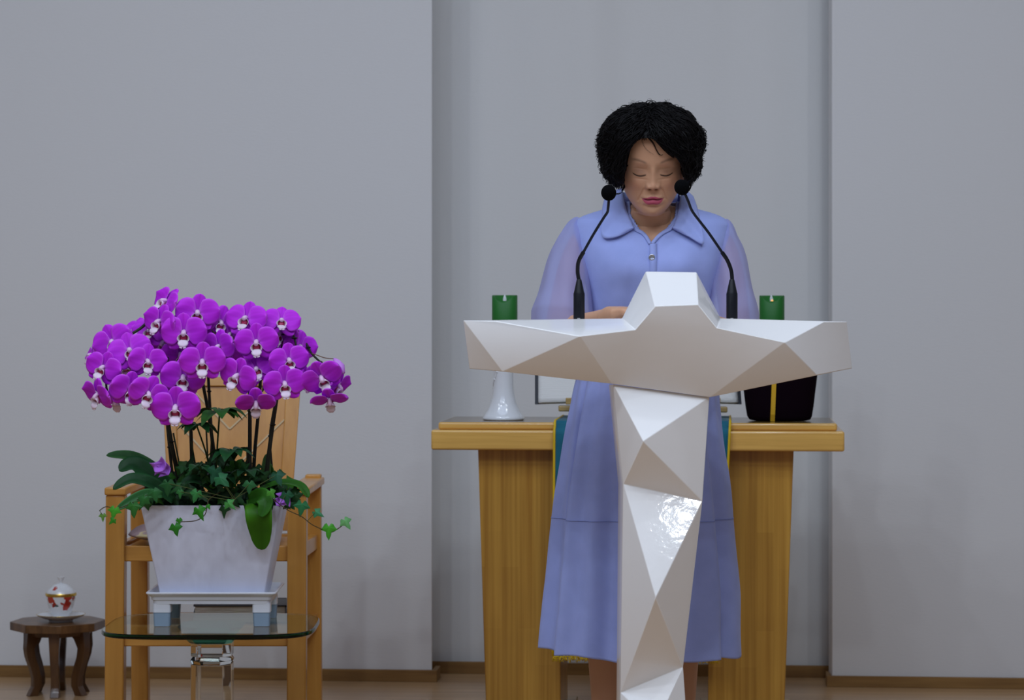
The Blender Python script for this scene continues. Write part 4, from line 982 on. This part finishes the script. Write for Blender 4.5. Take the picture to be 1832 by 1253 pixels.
def face_push(x, z):
    """how far the face comes forward at (x,z)"""
    d = 0; ax = abs(x)
    # nose: bridge, tip, wings
    top = sst(.030, -.024, z); low = 1-sst(-.0300, -.0385, z)
    wd = lerp(.0085, .0125, top)
    d += .0115*top*low*math.exp(-(x/wd)**2)+.0018*math.exp(-(x/.008)**2)*sst(.06, .02, z)*sst(-.01, .01, z)
    d += .0052*gs(x, z, 0, -.0270, .0110, .0075)
    d += .0072*gs(ax, z, .0125, -.0285, .0055, .0062)
    d -= .0070*gs(ax, z, .0072, -.0358, .0036, .0024)              # nostrils
    d -= .0022*gs(ax, z, .0185, -.0270, .0022, .0070)
    # sockets and lids
    d -= .0085*gs(ax, z, .0300, .0070, .0170, .0120)
    d += .0060*gs(ax, z, .0310, .0010, .0135, .0085)              # eyeball under the lid
    d -= .0012*gs(ax, z, .0300, .0105, .0150, .0016)              # lid fold
    d -= .0016*math.exp(-((z-(-.0055+(ax-.031)**2*20))/.0010)**2)*math.exp(-((ax-.0310)/.0125)**4)
    d -= .0014*gs(ax, z, .0290, -.0125, .0150, .0022)             # pouch line
    d -= .0022*gs(ax, z, .0130, .008, .0060, .0090)
    # brow
    d += .0026*gs(ax, z, .0280, .0270, .0220, .0080)
    # cheeks and folds
    d += .0050*gs(ax, z, .0400, -.0260, .0170, .0150)
    fx = .0195+(-.034-z)*.42
    if z < -.030 and z > -.075: d -= .0026*math.exp(-((ax-fx)/.0024)**2)*sst(-.030, -.040, z)*sst(-.073, -.062, z)
    # mouth: philtrum, lips, corner dimple
    d += .0030*gs(x, z, 0, -.0600, .0260, .0170)
    d -= .0010*gs(x, z, 0, -.0450, .0022, .0060)
    mw = max(0, 1-(ax/.0235)**2)
    zl = -.0597+.0012*math.cos(x*230)*mw-.0006
    d += .0042*math.exp(-((z-(zl+.0052))/.0042)**2)*mw**.6+.0058*math.exp(-((z-(zl-.0072))/.0058)**2)*mw**.6
    d -= .0035*math.exp(-((z-zl)/.0011)**2)*min(1, mw*2)
    d -= .0020*gs(ax, z, .0245, -.0600, .0028, .0028)
    d -= .0040*gs(x, z, 0, -.0760, .0190, .0042)
    d += .0038*gs(x, z, 0, -.0900, .0150, .0090)                    # chin
    d -= .0030*gs(ax, z, .0620, .0200, .0150, .0250)
    return d
SKIN = (.60, .33, .20)
def face_col(x, y, z):
    c = list(SKIN)
    if y < -.02:
        ax = abs(x)
        def mixin(k, t):
            for i in range(3): c[i] = lerp(c[i], k[i], t)
        mixin((.46, .19, .11), .5*gs(ax, z, .040, -.028, .018, .018))
        mixin((.40, .17, .10), .4*gs(x, z, 0, -.03, .016, .010))
        mixin((.24, .11, .065), .62*gs(ax, z, .0310, .0035, .0175, .0085))      # browner round the eyes
        mixin((.035, .018, .012), .85*math.exp(-((z-(-.0058+(ax-.031)**2*20))/.0014)**2)*math.exp(-((ax-.0310)/.0140)**6))
        zb_ = .0262+.0062*math.sin(min(1, max(0, (ax-.014)/.026))*PI/2)-max(0, ax-.042)*.25
        mixin((.10, .055, .04), .60*math.exp(-((z-zb_)/.0030)**2)*sst(.0125, .020, ax)*sst(.053, .042, ax))
        mw = max(0, 1-(ax/.0240)**2); zl = -.0603+.0012*math.cos(x*230)*mw
        up = zl+.0078*mw**.8*(1+.0*ax)-.0012*math.exp(-(x/.003)**2); lo = zl-.0128*mw**.7
        if ax < .0245:
            t = sst(up+.0008, up-.0004, z)*sst(lo-.0009, lo+.0004, z); mixin((.44, .075, .125), t)
            mixin((.10, .012, .02), .8*math.exp(-((z-zl)/.0009)**2)*min(1, mw*3))
        mixin((.08, .03, .02), .9*gs(ax, z, .0074, -.0362, .0034, .0020))  # shade of the nostrils painted into the skin colour
    return tuple(c)
NA, NT = 260, 330
hv = []; hc = []; hf = []
for i in range(NT+1):
    t = i/NT; z, a, f_, b_ = sinterp(HT, t)
    for k in range(NA):
        th = 2*PI*k/NA; sx_, cy_ = math.sin(th), -math.cos(th)         # th=0 is the face
        e = 2.15; rr = 1/((abs(sx_)**e+abs(cy_)**e)**(1/e))
        x = a*sx_*rr; y = (f_ if cy_ < 0 else b_)*cy_*rr
        if cy_ < .1:
            # flatten the front of the face a little between the cheeks
            fr = sst(.02, .75, -cy_)*sst(.1, .02, -.0)*1
            zz_ = z
            y -= face_push(x, zz_)*sst(.15, .62, -cy_)*(1 if z > -.1055 else max(0, 1-(-.1055-z)/.004))
        hv.append((x, y, z)); hc.append(face_col(x, y, z))
for i in range(NT):
    for k in range(NA):
        k2 = (k+1) % NA; hf.append((i*NA+k, i*NA+k2, (i+1)*NA+k2, (i+1)*NA+k))
hf.append(tuple(range(NA))[::-1]); hf.append(tuple(NT*NA+k for k in range(NA)))
# ears
def ear(mbx, s):
    rows = []
    for i in range(13):
        a = 2*PI*i/13*1.0
    pts = []
    for (r_, dx, dy) in ((1.0, 0, 0), (1.05, .010, .008), (.85, .014, .010), (.55, .008, .006), (.15, .006, .004)):
        pts.append([(s*(.069+dx), .008+dy+.016*r_*math.cos(2*PI*i/20), -.016+.030*r_*math.sin(2*PI*i/20)) for i in range(20)])
    mbx.grid(pts, col=[SKIN]*100, wrap=True); mbx.add(pts[-1], [tuple(range(20))], [SKIN]*20)
hm = MB(); hm.v = hv; hm.f = hf; hm.c = hc
for s in (1, -1): ear(hm, s)
TH = R(20)
HC = L(1168.5, 312, 5.80)-Vector((0, 0, 0)); HC = Vector((HC.x, HC.y+.084*math.cos(TH), HC.z+.084*math.sin(TH)))
Hm = Matrix.Translation(HC) @ Matrix.Rotation(TH, 4, 'X') @ Matrix.Rotation(R(-.5), 4, 'Y') @ Matrix.Scale(.985, 4)
hm.v = [tuple(Hm @ Vector(p)) for p in hm.v]
def H(x, y, z): return Hm @ Vector((x, y, z))
# ---- trunk and limbs, fused into one skin by a voxel remesh
def ell_rings(mbx, tab, n=40, e=2.3):
    rows = []
    for (z, cx, cy, a, b_) in tab:
        row = []
        for k in range(n):
            th = 2*PI*k/n; c_, s_ = math.cos(th), math.sin(th); rr = 1/((abs(c_)**e+abs(s_)**e)**(1/e)); row.append((cx+a*c_*rr, cy+b_*s_*rr, z))
        rows.append(row)
    mbx.grid(rows, wrap=True); mbx.add(rows[0], [tuple(range(n))]); mbx.add(rows[-1], [tuple(range(n))])
body = MB()
def zz(py): return EYE+(HZ-py)/F*PY
ell_rings(body, [(.70, 0, .0, .150, .100), (.80, 0, 0, .158, .108), (.90, 0, 0, .135, .098), (.99, 0, 0, .112, .085), (1.08, 0, 0, .122, .092), (1.17, 0, -.005, .138, .102), (1.24, 0, -.002, .142, .092), (1.29, 0, .004, .142, .075), (1.315, 0, .008, .118, .062), (1.33, 0, .010, .085, .052), (1.345, 0, .008, .055, .048)])
nb = Vector((0, .015, 1.30)); nt_ = H(0, .012, -.09)
body.tube([nb+Vector((0, .012, -.03)), nb, (nb+nt_)/2+Vector((0, .004, 0)), nt_], [.060, .053, .0455, .040], 24)
def limb(pts, rad): body.tube(smoothcurve(pts, 5), list(np.interp(np.linspace(0, len(pts)-1, 5*(len(pts)-1)+1), range(len(pts)), rad)), 20)
armR = [L(1072, 428, 5.975), L(1044, 440, 5.975), L(1022, 495, 5.96), L(1000, 590, 5.94)]
limb(armR, [.034, .036, .036, .033])
limb([L(1000, 590, 5.94), L(1028, 586, 5.87), L(1060, 576, 5.79), L(1086, 567, 5.728)], [.034, .029, .023, .0185])
armL = [L(1262, 428, 5.975), L(1286, 440, 5.975), L(1304, 495, 5.96), L(1318, 595, 5.94)]
limb(armL, [.034, .036, .036, .033])
limb([L(1318, 595, 5.94), L(1296, 592, 5.87), L(1272, 580, 5.79), L(1250, 569, 5.728)], [.034, .029, .023, .0185])
for s in (-1, 1):
    cx = .064 if s > 0 else -.078
    cx = (1093-1165)/F*PY if s < 0 else (1206-1165)/F*PY+.005
    limb([Vector((cx*1.1, 0, .78)), Vector((cx*1.05, 0, .60)), Vector((cx, -.005, .44)), Vector((cx, .012, .32)), Vector((cx, .010, .20)), Vector((cx, .008, .09)), Vector((cx, .008, .05))], [.085, .070, .054, .0535, .044, .034, .034])
    body.tube([Vector((cx, .035, .045)), Vector((cx, 0, .050)), Vector((cx, -.06, .035)), Vector((cx, -.12, .022)), Vector((cx, -.155, .016))], [.030, .036, .036, .034, .018], 18, el=1.0)
def hand(wrist, s):
    """palm down on the desk, fingers pointing to the camera and inwards; s=+1 thumb to the right"""
    z = 1.0925; f_ = Vector((.8*s, -1, 0)).normalized(); sd = Vector((f_.y*-1, f_.x, 0))*1; sd = Vector((-f_.y, f_.x, 0)); sd = sd if sd.x*s > 0 else -sd
    w0 = Vector(wrist); k = Vector((w0.x, w0.y, z+.008))+f_*.070
    for j, o in enumerate((-.028, -.010, .008, .026)):
        kk = k+sd*o-f_*.006*abs(j-1.6)
        body.tube([w0+sd*o*.45, (w0+kk)/2+sd*o*.2+Vector((0, 0, .004)), kk], [.016, .0155, .0125], 14)
        ln = (.055, .066, .070, .062)[j]; d2 = (f_+sd*o*2.2+Vector((.25*s, .12, 0))).normalized()
        body.tube([kk, kk+d2*ln*.38+Vector((0, 0, .004)), kk+d2*ln*.72+Vector((0, 0, -.003)), kk+d2*ln+Vector((0, 0, -.007))], [.0100, .0092, .0084, .0065], 12)
    tb = w0+f_*.022+sd*.020
    body.tube([tb, tb+f_*.022+sd*.020+Vector((0, 0, -.002)), tb+f_*.046+sd*.026+Vector((0, 0, -.005)), tb+f_*.064+sd*.024+Vector((0, 0, -.007))], [.0150, .0118, .0105, .0075], 12)
hand(L(1086, 567, 5.728), 1); hand(L(1250, 569, 5.728), -1)
tmp = body.build('tmp_body', None, None, fix=True)
rm = tmp.modifiers.new('r', 'REMESH'); rm.mode = 'VOXEL'; rm.voxel_size = .0042
sm = tmp.modifiers.new('s', 'SMOOTH'); sm.factor = .5; sm.iterations = 4
dg = bpy.context.evaluated_depsgraph_get(); ev = tmp.evaluated_get(dg); me = ev.to_mesh()
bv = [tuple(v.co) for v in me.vertices]; bf = [tuple(p.vertices) for p in me.polygons]; ev.to_mesh_clear(); bpy.data.objects.remove(tmp)
full = MB(); full.add(hm.v, hm.f, hm.c); full.add(bv, bf, lambda p: SKIN)
full.build('body', M['skin'], per, smooth=180, fix=True)
# lashes along the closed lids
for s in (-1, 1):
    mb = MB(); pts = []
    for i in range(15):
        ax = .0165+.029*i/14; z_ = -.0062+(ax-.031)**2*20
        y0_ = None
        x = s*ax; a, f_, b_ = interp([(t[1], t[2], t[3], t[4]) for t in HT][::-1], z_)
        e = 2.15; yb = f_*(1-(abs(x)/a)**e)**(1/e); pts.append(H(x, -(yb+face_push(x, z_))-.0006, z_))
    mb.tube(pts, [.0004+.0005*math.sin(PI*(.15+.8*i/14)) for i in range(15)], 6); mb.build('eyelashes', M['lash'], per, smooth=180)
# pearl earrings
for (px, py, nm) in ((1224.5, 317.5, 0),):
    mb = MB(); mb.ball(L(px, py, 5.85), .0030, .0030, .0036, 14, 9); mb.build('earring', M['pearl'], per, smooth=180, label='small white earring')

# ---- hair
hair_c = L(1165, 262, 5.868)
OUT = [(0, 182), (20, 184), (38, 189), (55, 200), (73, 214), (87, 238), (94, 262), (95, 285), (88, 306), (72, 330)]  # (dx, py) right outline
OPEN = [(1118, 332), (1119, 304), (1123, 282), (1131, 263), (1145, 250), (1164, 248.5), (1178, 258), (1194, 274), (1212, 284), (1220, 300), (1222, 318), (1226, 334), (1212, 400), (1128, 400)]
def inpoly(x, y, poly):
    c_ = False; j = len(poly)-1
    for i in range(len(poly)):
        if (poly[i][1] > y) != (poly[j][1] > y) and x < (poly[j][0]-poly[i][0])*(y-poly[i][1])/(poly[j][1]-poly[i][1])+poly[i][0]: c_ = not c_
        j = i
    return c_
def topx(p):
    q = per_m @ p; xc = q.x*CA+q.y*SA; yc = -q.x*SA+q.y*CA; return (916+F*xc/yc, HZ-F*(q.z-EYE)/yc)
per_m = Matrix.Translation(per.location) @ Matrix.Rotation(AL, 4, 'Z')
def shell_r(th, ph):
    """ellipsoidal mop, fuller at the sides; th azimuth (0=towards camera), ph elevation"""
    d = Vector((math.sin(th)*math.cos(ph), -math.cos(th)*math.cos(ph), math.sin(ph)))
    rx_, ry_ = .1165, (.108 if math.cos(th) > 0 else .125); rz_ = .0995 if d.z > 0 else .122
    k = 1/math.sqrt((d.x/rx_)**2+(d.y/ry_)**2+(d.z/rz_)**2)
    return d, k
def shell_pt(th, ph, extra=0.0):
    d, k = shell_r(th, ph)
    n_ = noise.noise(Vector((d.x*3.1, d.y*3.1, d.z*3.1+4)))*.006+noise.noise(Vector((d.x*9, d.y*9, d.z*9)))*.0035
    return hair_c+d*(k*(1+extra)+n_), d
mb = MB(); vsx = []; NH, NV = 150, 90; inside = []
for i in range(NV+1):
    ph = lerp(R(90), R(-47), i/NV)
    for k in range(NH):
        th = 2*PI*k/NH; p, d = shell_pt(th, ph, -.05); vsx.append(p); px, py = topx(p); inside.append(d.y < .25 and inpoly(px, py, OPEN))
fs_ = []
for i in range(NV):
    for k in range(NH):
        q = (i*NH+k, i*NH+(k+1) % NH, (i+1)*NH+(k+1) % NH, (i+1)*NH+k)
        if not any(inside[x] for x in q): fs_.append(q)
mb.add(vsx, fs_)
# locks of hair
rg = random.Random(5)
def strand(mb, th, ph, ln, sweep, curl, r0, lift=0.01, n=12, stop=True, drop_=1.0):
    pts = []; a, b2 = th, ph; phs = rg.uniform(0, 6.3); rnd_ = rg.uniform(-1, 1.5); cr = rg.uniform(.6, 1.2)*curl; prev = None
    for i in range(n):
        u = i/(n-1); p, d = shell_pt(a, b2, lift*(1 if i else 0)-.03+.05*math.sin(u*2.2)*lift*6)
        nrm = d; t1 = Vector((math.cos(a), math.sin(a), 0)); t2 = nrm.cross(t1)
        w_ = cr*u
        p = p+t1*math.cos(phs+u*7)*w_+nrm*math.sin(phs+u*7)*w_*.7
        px, py = topx(p)
        if stop and d.y < .3 and inpoly(px, py, OPEN): break
        pts.append(p); a += sweep[0]*ln/n/max(.25, math.cos(b2)); b2 -= sweep[1]*ln/n
        if b2 < R(-60) or p.z < hair_c.z-.088+.012*cr*100*rnd_: break
    if len(pts) > 2:
        m_ = len(pts); mb.tube(pts, [r0*(1-.75*(i/(m_-1))**2) for i in range(m_)], 4)
part_th, part_ph = R(-8), R(48)
for k in range(3600):
    z_ = rg.uniform(-.55, 1); ph = math.asin(z_); th = rg.uniform(-PI, PI)
    if ph > R(80): ph = R(80)
    side = 1 if math.sin(th-part_th) > 0 else -1
    front = math.cos(th) > .3
    sw = (side*rg.uniform(.1, 1.0)*(1.3 if front else .5), rg.uniform(.5, 1.3))
    strand(mb, th, ph, rg.uniform(.5, 1.0), sw, rg.uniform(.001, .005), rg.uniform(.0007, .0016), lift=rg.uniform(.0, .05))
# curls at the sides
for k in range(900):
    s = rg.choice((-1, 1)); th = s*rg.uniform(R(55), R(125)); ph = rg.uniform(R(-38), R(25))
    strand(mb, th, ph, rg.uniform(.15, .4), (rg.uniform(-1, 1), rg.uniform(-.3, 1)), rg.uniform(.004, .011), rg.uniform(.0005, .0011), lift=rg.uniform(.01, .08), n=16)
for k in range(420):
    th = rg.uniform(-PI, PI); ph = rg.uniform(R(-30), R(75)); strand(mb, th, ph, rg.uniform(.2, .5), (rg.uniform(-1.2, 1.2), rg.uniform(-.2, 1)), rg.uniform(.006, .012), rg.uniform(.0008, .0016), lift=rg.uniform(.0, .05), n=16)
for k in range(160):   # loose hairs
    th = rg.uniform(-PI, PI); ph = rg.uniform(R(-40), R(70)); strand(mb, th, ph, rg.uniform(.1, .35), (rg.uniform(-1, 1), rg.uniform(-.6, .8)), rg.uniform(.004, .010), .00028, lift=rg.uniform(.06, .10), n=14)
from mathutils.bvhtree import BVHTree
hbvh = BVHTree.FromPolygons([Vector(p) for p in hm.v], hm.f)
inv = per_m.inverted(); CAML = inv @ Vector((0, 0, EYE))
def on_head(px, py, Y, off):
    p = L(px, py, Y); d = (p-CAML).normalized(); h = hbvh.ray_cast(CAML, d)
    if h[0] is None or (h[0]-CAML).length > (p-CAML).length+.03: return p
    return h[0]-d*off
def free(pts, r0, nlock=7, spread=.004, off=.004):
    for j in range(nlock):
        o = Vector((rg.uniform(-spread, spread), rg.uniform(-spread, spread)*.5, rg.uniform(-spread, spread))); cv = smoothcurve([on_head(*p, off) for p in pts], 6); m_ = len(cv)
        mb.tube([cv[i]+o*(1-.6*i/(m_-1)) for i in range(m_)], [r0*(1-.7*i/(m_-1)) for i in range(m_)], 4)
free([(1150, 232, 5.80), (1158, 244, 5.785), (1168, 256, 5.785), (1174, 268, 5.79), (1180, 277, 5.793), (1186, 277, 5.795)], .0007, 5, .002)
free([(1150, 208, 5.80), (1150, 222, 5.79), (1150, 236, 5.785), (1153, 248, 5.785)], .0022, 16, .012)
free([(1156, 232, 5.80), (1168, 242, 5.785), (1180, 256, 5.785), (1192, 270, 5.79), (1206, 282, 5.80)], .0013, 14, .005)
free([(1146, 240, 5.80), (1150, 252, 5.788), (1155, 264, 5.787), (1163, 272, 5.79), (1170, 276, 5.79)], .00025, 3, .003)
free([(1160, 228, 5.80), (1180, 238, 5.785), (1200, 256, 5.79), (1215, 280, 5.81), (1222, 300, 5.83)], .0016, 18, .007)
free([(1150, 232, 5.80), (1138, 244, 5.79), (1128, 260, 5.80), (1122, 282, 5.81), (1119, 304, 5.83)], .0016, 18, .006)
free([(1120, 292, 5.83), (1116, 310, 5.84), (1116, 330, 5.85), (1112, 340, 5.85)], .0015, 12, .006)
free([(1222, 300, 5.84), (1227, 318, 5.85), (1234, 330, 5.86), (1232, 340, 5.86)], .0014, 12, .006)
free([(1108, 322, 5.85), (1100, 334, 5.85), (1094, 340, 5.85), (1100, 347, 5.85), (1112, 345, 5.85), (1116, 336, 5.85)], .0006, 8, .003)
free([(1100, 318, 5.86), (1090, 330, 5.86), (1084, 342, 5.86), (1088, 350, 5.86)], .0006, 8, .004)
free([(1232, 300, 5.86), (1244, 304, 5.86), (1252, 302, 5.86)], .0006, 5, .003)
mb.build('hair', M['hair'], per, smooth=180, fix=False, label='short curly black hair')

# ---- dress: bodice and skirt in one surface, opened at the neck
BT = [ # py, left px, right px, front depth, back depth, centre y
 (361, 1112, 1216, .034, .046, .006), (368, 1098, 1231, .040, .052, .008), (375, 1078, 1252, .052, .062, .010), (381, 1058, 1274, .062, .068, .010), (387, 1042, 1290, .070, .074, .010), (394, 1031, 1300, .077, .080, .008), (405, 1027, 1305, .085, .086, .006), (425, 1028, 1304, .094, .092, .002), (455, 1034, 1296, .104, .096, -.002),
 (490, 1044, 1287, .110, .096, -.004), (530, 1052, 1278, .104, .092, -.003), (570, 1056, 1272, .096, .088, 0), (592, 1058, 1270, .092, .086, 0), (604, 1056, 1272, .094, .088, 0), (640, 1042, 1280, .108, .100, 0), (690, 1028, 1285, .120, .112, 0), (740, 1018, 1289, .130, .120, 0), (800, 1008, 1295, .142, .130, 0), (850, 1001, 1303, .150, .138, 0), (910, 993, 1309, .158, .146, 0),
 (960, 988, 1313, .164, .152, 0), (1060, 979, 1321, .176, .162, 0), (1120, 973, 1322, .182, .168, 0), (1166, 969, 1323, .186, .172, 0)]
def dress_pt(py, th, off=0.0):
    l, r_, fd, bd, cy = sinterp(BT, py)
    z = zz(py); a = (r_-l)/2/F*PY; cx = ((l+r_)/2-916)/F*PY-PX0
    e = 2.25; s_, c_ = math.sin(th), math.cos(th); rr = 1/((abs(s_)**e+abs(c_)**e)**(1/e))
    x = a*s_*rr; y = -(fd if c_ > 0 else bd)*c_*rr
    k = sst(600, 1100, py)
    # pleats hanging from the waist
    fold = 0
    if py > 596:
        fold = k*(.015*math.cos(th*9+.8)+.008*math.cos(th*15+2.0))+.0025*sst(596, 640, py)*math.cos(th*23+1)
        # one deep pleat at the wearer's right front
        dth = (th-R(-58)); fold += -.030*sst(620, 900, py)*math.exp(-(dth/.050)**2)+.010*sst(620, 900, py)*math.exp(-((dth-.13)/.10)**2)
        d2 = (th-R(48)); fold += -.008*sst(700, 1000, py)*math.exp(-(d2/.05)**2)+.007*sst(700, 1000, py)*math.exp(-((d2+.12)/.08)**2)
        fold *= 1-.55*abs(s_)**6
    elif py > 430:
        # soft gathers running up from the waist
        g = sst(430, 585, py); fold = g*.0035*(math.exp(-((th-R(-22))/.06)**2)*-1+math.exp(-((th-R(-12))/.1)**2)+math.cos(th*13+1)*.5)
    fold += .0015*noise.noise(Vector((x*18, y*18, z*12)))
    n_ = Vector((math.sin(th), -math.cos(th), 0))
    # bust
    y -= .012*gs(abs(x), py, .062, 470, .050, 38)*(1 if c_ > 0 else 0)
    return Vector((cx+x, cy+y, z))+n_*(fold+off)
NECK = [(1126, 340), (1128, 385), (1140, 405), (1152, 420), (1165.5, 437), (1178, 420), (1192, 407), (1206, 388), (1212, 340)]
NW = 340
pys = list(np.linspace(361, 470, 90))+list(np.linspace(472, 1166, 200))
rows = []; hem = []
for j, py in enumerate(pys):
    row = []
    for i in range(NW):
        th = 2*PI*i/NW-PI
        p = dress_pt(py, th)
        if py > 1000:   # the hem dips at the front right
            p.z += .0*0
            u = (py-1000)/166; xx = p.x
            p.z += u*(.010*sst(-.1, -.22, xx)-.004*sst(.1, .25, xx)+.003*math.sin(th*9+.8))
        row.append(p)
    rows.append(row)
mb = MB(); vv = [p for r in rows for p in r]; fs_ = []
pxs = [topx(p) for p in vv[:NW*110]]
for i in range(len(rows)-1):
    for k in range(NW):
        q = (i*NW+k, i*NW+(k+1) % NW, (i+1)*NW+(k+1) % NW, (i+1)*NW+k)
        if i < 100 and abs(k-NW/2) < NW/4 and any(inpoly(*pxs[a], NECK) for a in q[:1]): continue
        fs_.append(q)
mb.add(vv, fs_); dress = mb.build('dress', M['dress'], per, smooth=180, solid=.0022, offset=-1)
# seam lines: skirt tier, hem, sleeve heads, button placket
def ringseam(py, r_=.0009, a0=-PI, a1=PI, n=240, off=.0004):
    mb = MB(); mb.tube([dress_pt(py, lerp(a0, a1, i/n), off) for i in range(n+1)], r_, 5); return mb
seamm = cloth('dress_seam', (.20, .25, .55))
sm_ = ringseam(925, .0008); 
sm_.build('seam', seamm, dress, smooth=180, label='darker seam line')
def front_y(x, z):
    """depth of the front of the dress at (x,z)"""
    py = HZ-(z-EYE)*F/PY
    l, r_, fd, bd, cy = sinterp(BT, py); a = (r_-l)/2/F*PY; cx = ((l+r_)/2-916)/F*PY-PX0
    u = min(.995, abs((x-cx)/a)); e = 2.25
    y = -fd*(1-u**e)**(1/e)+cy
    return y-.012*gs(abs(x-cx), py, .062, 470, .050, 38)
def F_(px, py, off=.004):
    """point lying just in front of the bodice as seen at the pixel"""
    Y = PY-.09
    for _ in range(6):
        p = L(px, py, Y); Y = PY+front_y(p.x, p.z)-off
    return L(px, py, Y)
def bez(pts, n): return smoothcurve([Vector((p[0], p[1], p[2] if len(p) > 2 else 0)) for p in pts], n)
def flap(inner, outer, nm, lift=.006):
    """collar leaf between the neck edge and the free edge; points are (px,py,off or explicit depth)"""
    A = [L(*p) if p[2] > 1 else F_(p[0], p[1], p[2]) for p in inner]; B = [L(*p) if p[2] > 1 else F_(p[0], p[1], p[2]) for p in outer]
    A = smoothcurve(A, 8); B = smoothcurve(B, 8); rows = []
    for a, b2 in zip(A, B):
        rows.append([lerp(a, b2, j/10)+Vector((0, -lift*math.sin(PI*j/10*.9), lift*.3*math.sin(PI*j/10))) for j in range(11)])
    mb = MB(); mb.grid(rows); mb.build(nm, M['dress'], dress, smooth=180, solid=.0022, offset=0)
flap([(1113, 337, 6.035), (1114, 345, 5.99), (1117, 360, 5.945), (1122, 380, 5.915), (1130, 398, .010), (1134, 408, .007)],
     [(1083, 352, 6.03), (1078, 372, 5.97), (1077, 396, .010), (1078, 424, .008), (1104, 424, .008), (1133, 409, .006)], 'collar')
flap([(1219, 337, 6.035), (1218, 345, 5.99), (1216, 360, 5.945), (1213, 380, 5.915), (1208, 398, .010), (1203, 408, .007)],
     [(1240, 352, 6.03), (1247, 372, 5.97), (1252, 396, .010), (1259, 436, .008), (1232, 424, .008), (1204, 409, .006)], 'collar')
# back stand of the collar
rows = []
for i in range(21):
    a = R(lerp(-75, 75, i/20)); rows.append([Vector((.062*math.sin(a), .025+.045*math.cos(a), 1.352)), Vector((.068*math.sin(a), .03+.050*math.cos(a), 1.378)), Vector((.078*math.sin(a), .03+.058*math.cos(a), 1.35)), Vector((.09*math.sin(a), .03+.062*math.cos(a), 1.325))])
mb = MB(); mb.grid(rows); mb.build('collar', M['dress'], dress, smooth=180, solid=.0022, offset=0)
# facing strips along the open neck and the placket
def band(pts, wpx, nm='placket', off=.0028):
    A = []; B = []
    for i, (x, y) in enumerate(pts):
        x0_, y0_ = pts[max(0, i-1)]; x1_, y1_ = pts[min(len(pts)-1, i+1)]; dx, dy = x1_-x0_, y1_-y0_; l = math.hypot(dx, dy); nx, ny = -dy/l*wpx/2, dx/l*wpx/2
        A.append(F_(x+nx, y+ny, off)); B.append(F_(x-nx, y-ny, off))
    mb = MB(); mb.grid([smoothcurve(A, 6), smoothcurve([(a+b2)/2+Vector((0, -.0008, 0)) for a, b2 in zip(A, B)], 6), smoothcurve(B, 6)]); mb.build(nm, M['dress'], dress, smooth=180, solid=.0018, offset=0)
band([(1131, 402), (1138, 411), (1148, 416), (1156, 424), (1163, 436)], 6)
band([(1206, 402), (1198, 410), (1187, 416), (1177, 424), (1167, 436)], 6)
band([(1168.5, 436), (1168.5, 470), (1168.5, 520), (1169, 580)], 13, off=.0022)
mb = MB(); p = F_(1166, 460.5, .004); bdir = Vector((0, -1, 0))
rows = []
for r_, dy in ((.0001, -.0016), (.0042, -.0016), (.0056, -.0030), (.0068, -.0026), (.0072, -.0008), (.0070, .001)):
    rows.append([p+Vector((r_*math.cos(2*PI*i/24), dy, r_*math.sin(2*PI*i/24))) for i in range(24)])
mb.grid(rows, wrap=True); mb.build('button', M['button'], dress, smooth=50, label='round metal button')
# ---- sleeves of sheer organza
def sleeve(pts, nm='sleeve'):
    cen = smoothcurve([L(p[0], p[1], p[2]) for p in pts], 8); rad = [float(v) for v in np.interp(np.linspace(0, len(pts)-1, len(cen)), range(len(pts)), [p[3] for p in pts])]
    n = 64; rows = []; prev = Vector((1, 0, 0))
    for i, c in enumerate(cen):
        t = (cen[min(i+1, len(cen)-1)]-cen[max(i-1, 0)]).normalized(); nx = (prev-t*prev.dot(t)).normalized(); ny = t.cross(nx); prev = nx; u = i/(len(cen)-1)
        rows.append([c+(nx*math.cos(2*PI*k/n)+ny*math.sin(2*PI*k/n)*1.08)*(rad[i]+.0022*math.cos(2*PI*k/n*7+u*2)*u+.003*noise.noise(Vector((math.cos(2*PI*k/n)*2, math.sin(2*PI*k/n)*2, u*5)))) for k in range(n)])
    mb = MB(); mb.grid(rows, wrap=True); mb.build(nm, M['sheer'], dress, smooth=180, label='sheer translucent sleeve')
    mb = MB(); mb.tube(rows[-1]+[rows[-1][0]], .0022, 6); 
    mb.build('cuff_hem', M['dress'], dress, smooth=180)
sleeve([(1046, 400, 5.98, .022), (1036, 412, 5.978, .031), (1030, 430, 5.972, .039), (1022, 455, 5.965, .047), (1016, 490, 5.955, .054), (1011, 530, 5.945, .063), (1007, 562, 5.935, .071), (1003, 596, 5.925, .066)])
sleeve([(1284, 400, 5.98, .022), (1290, 412, 5.978, .029), (1294, 430, 5.972, .036), (1299, 455, 5.965, .042), (1303, 490, 5.955, .047), (1307, 530, 5.945, .054), (1311, 562, 5.935, .060), (1314, 605, 5.925, .058)])
# ---- shoes
for s in (-1, 1):
    cx = (1093-1165)/F*PY if s < 0 else (1206-1165)/F*PY+.005
    rows = []
    for (y, w_, z1) in ((.075, .004, .045), (.070, .022, .055), (.045, .034, .062), (.0, .040, .055), (-.05, .044, .058), (-.10, .046, .052), (-.14, .040, .042), (-.17, .024, .032), (-.182, .004, .022)):
        rows.append([Vector((cx+w_*math.cos(2*PI*k/20), y, max(.004, z1/2+z1/2*math.sin(2*PI*k/20)))) for k in range(20)])
    mb = MB(); mb.grid(rows, wrap=True); mb.add(rows[0], [tuple(range(20))]); mb.add(rows[-1], [tuple(range(20))]); mb.build('shoe', M['shoe'], per, smooth=60, label='plain black shoe')
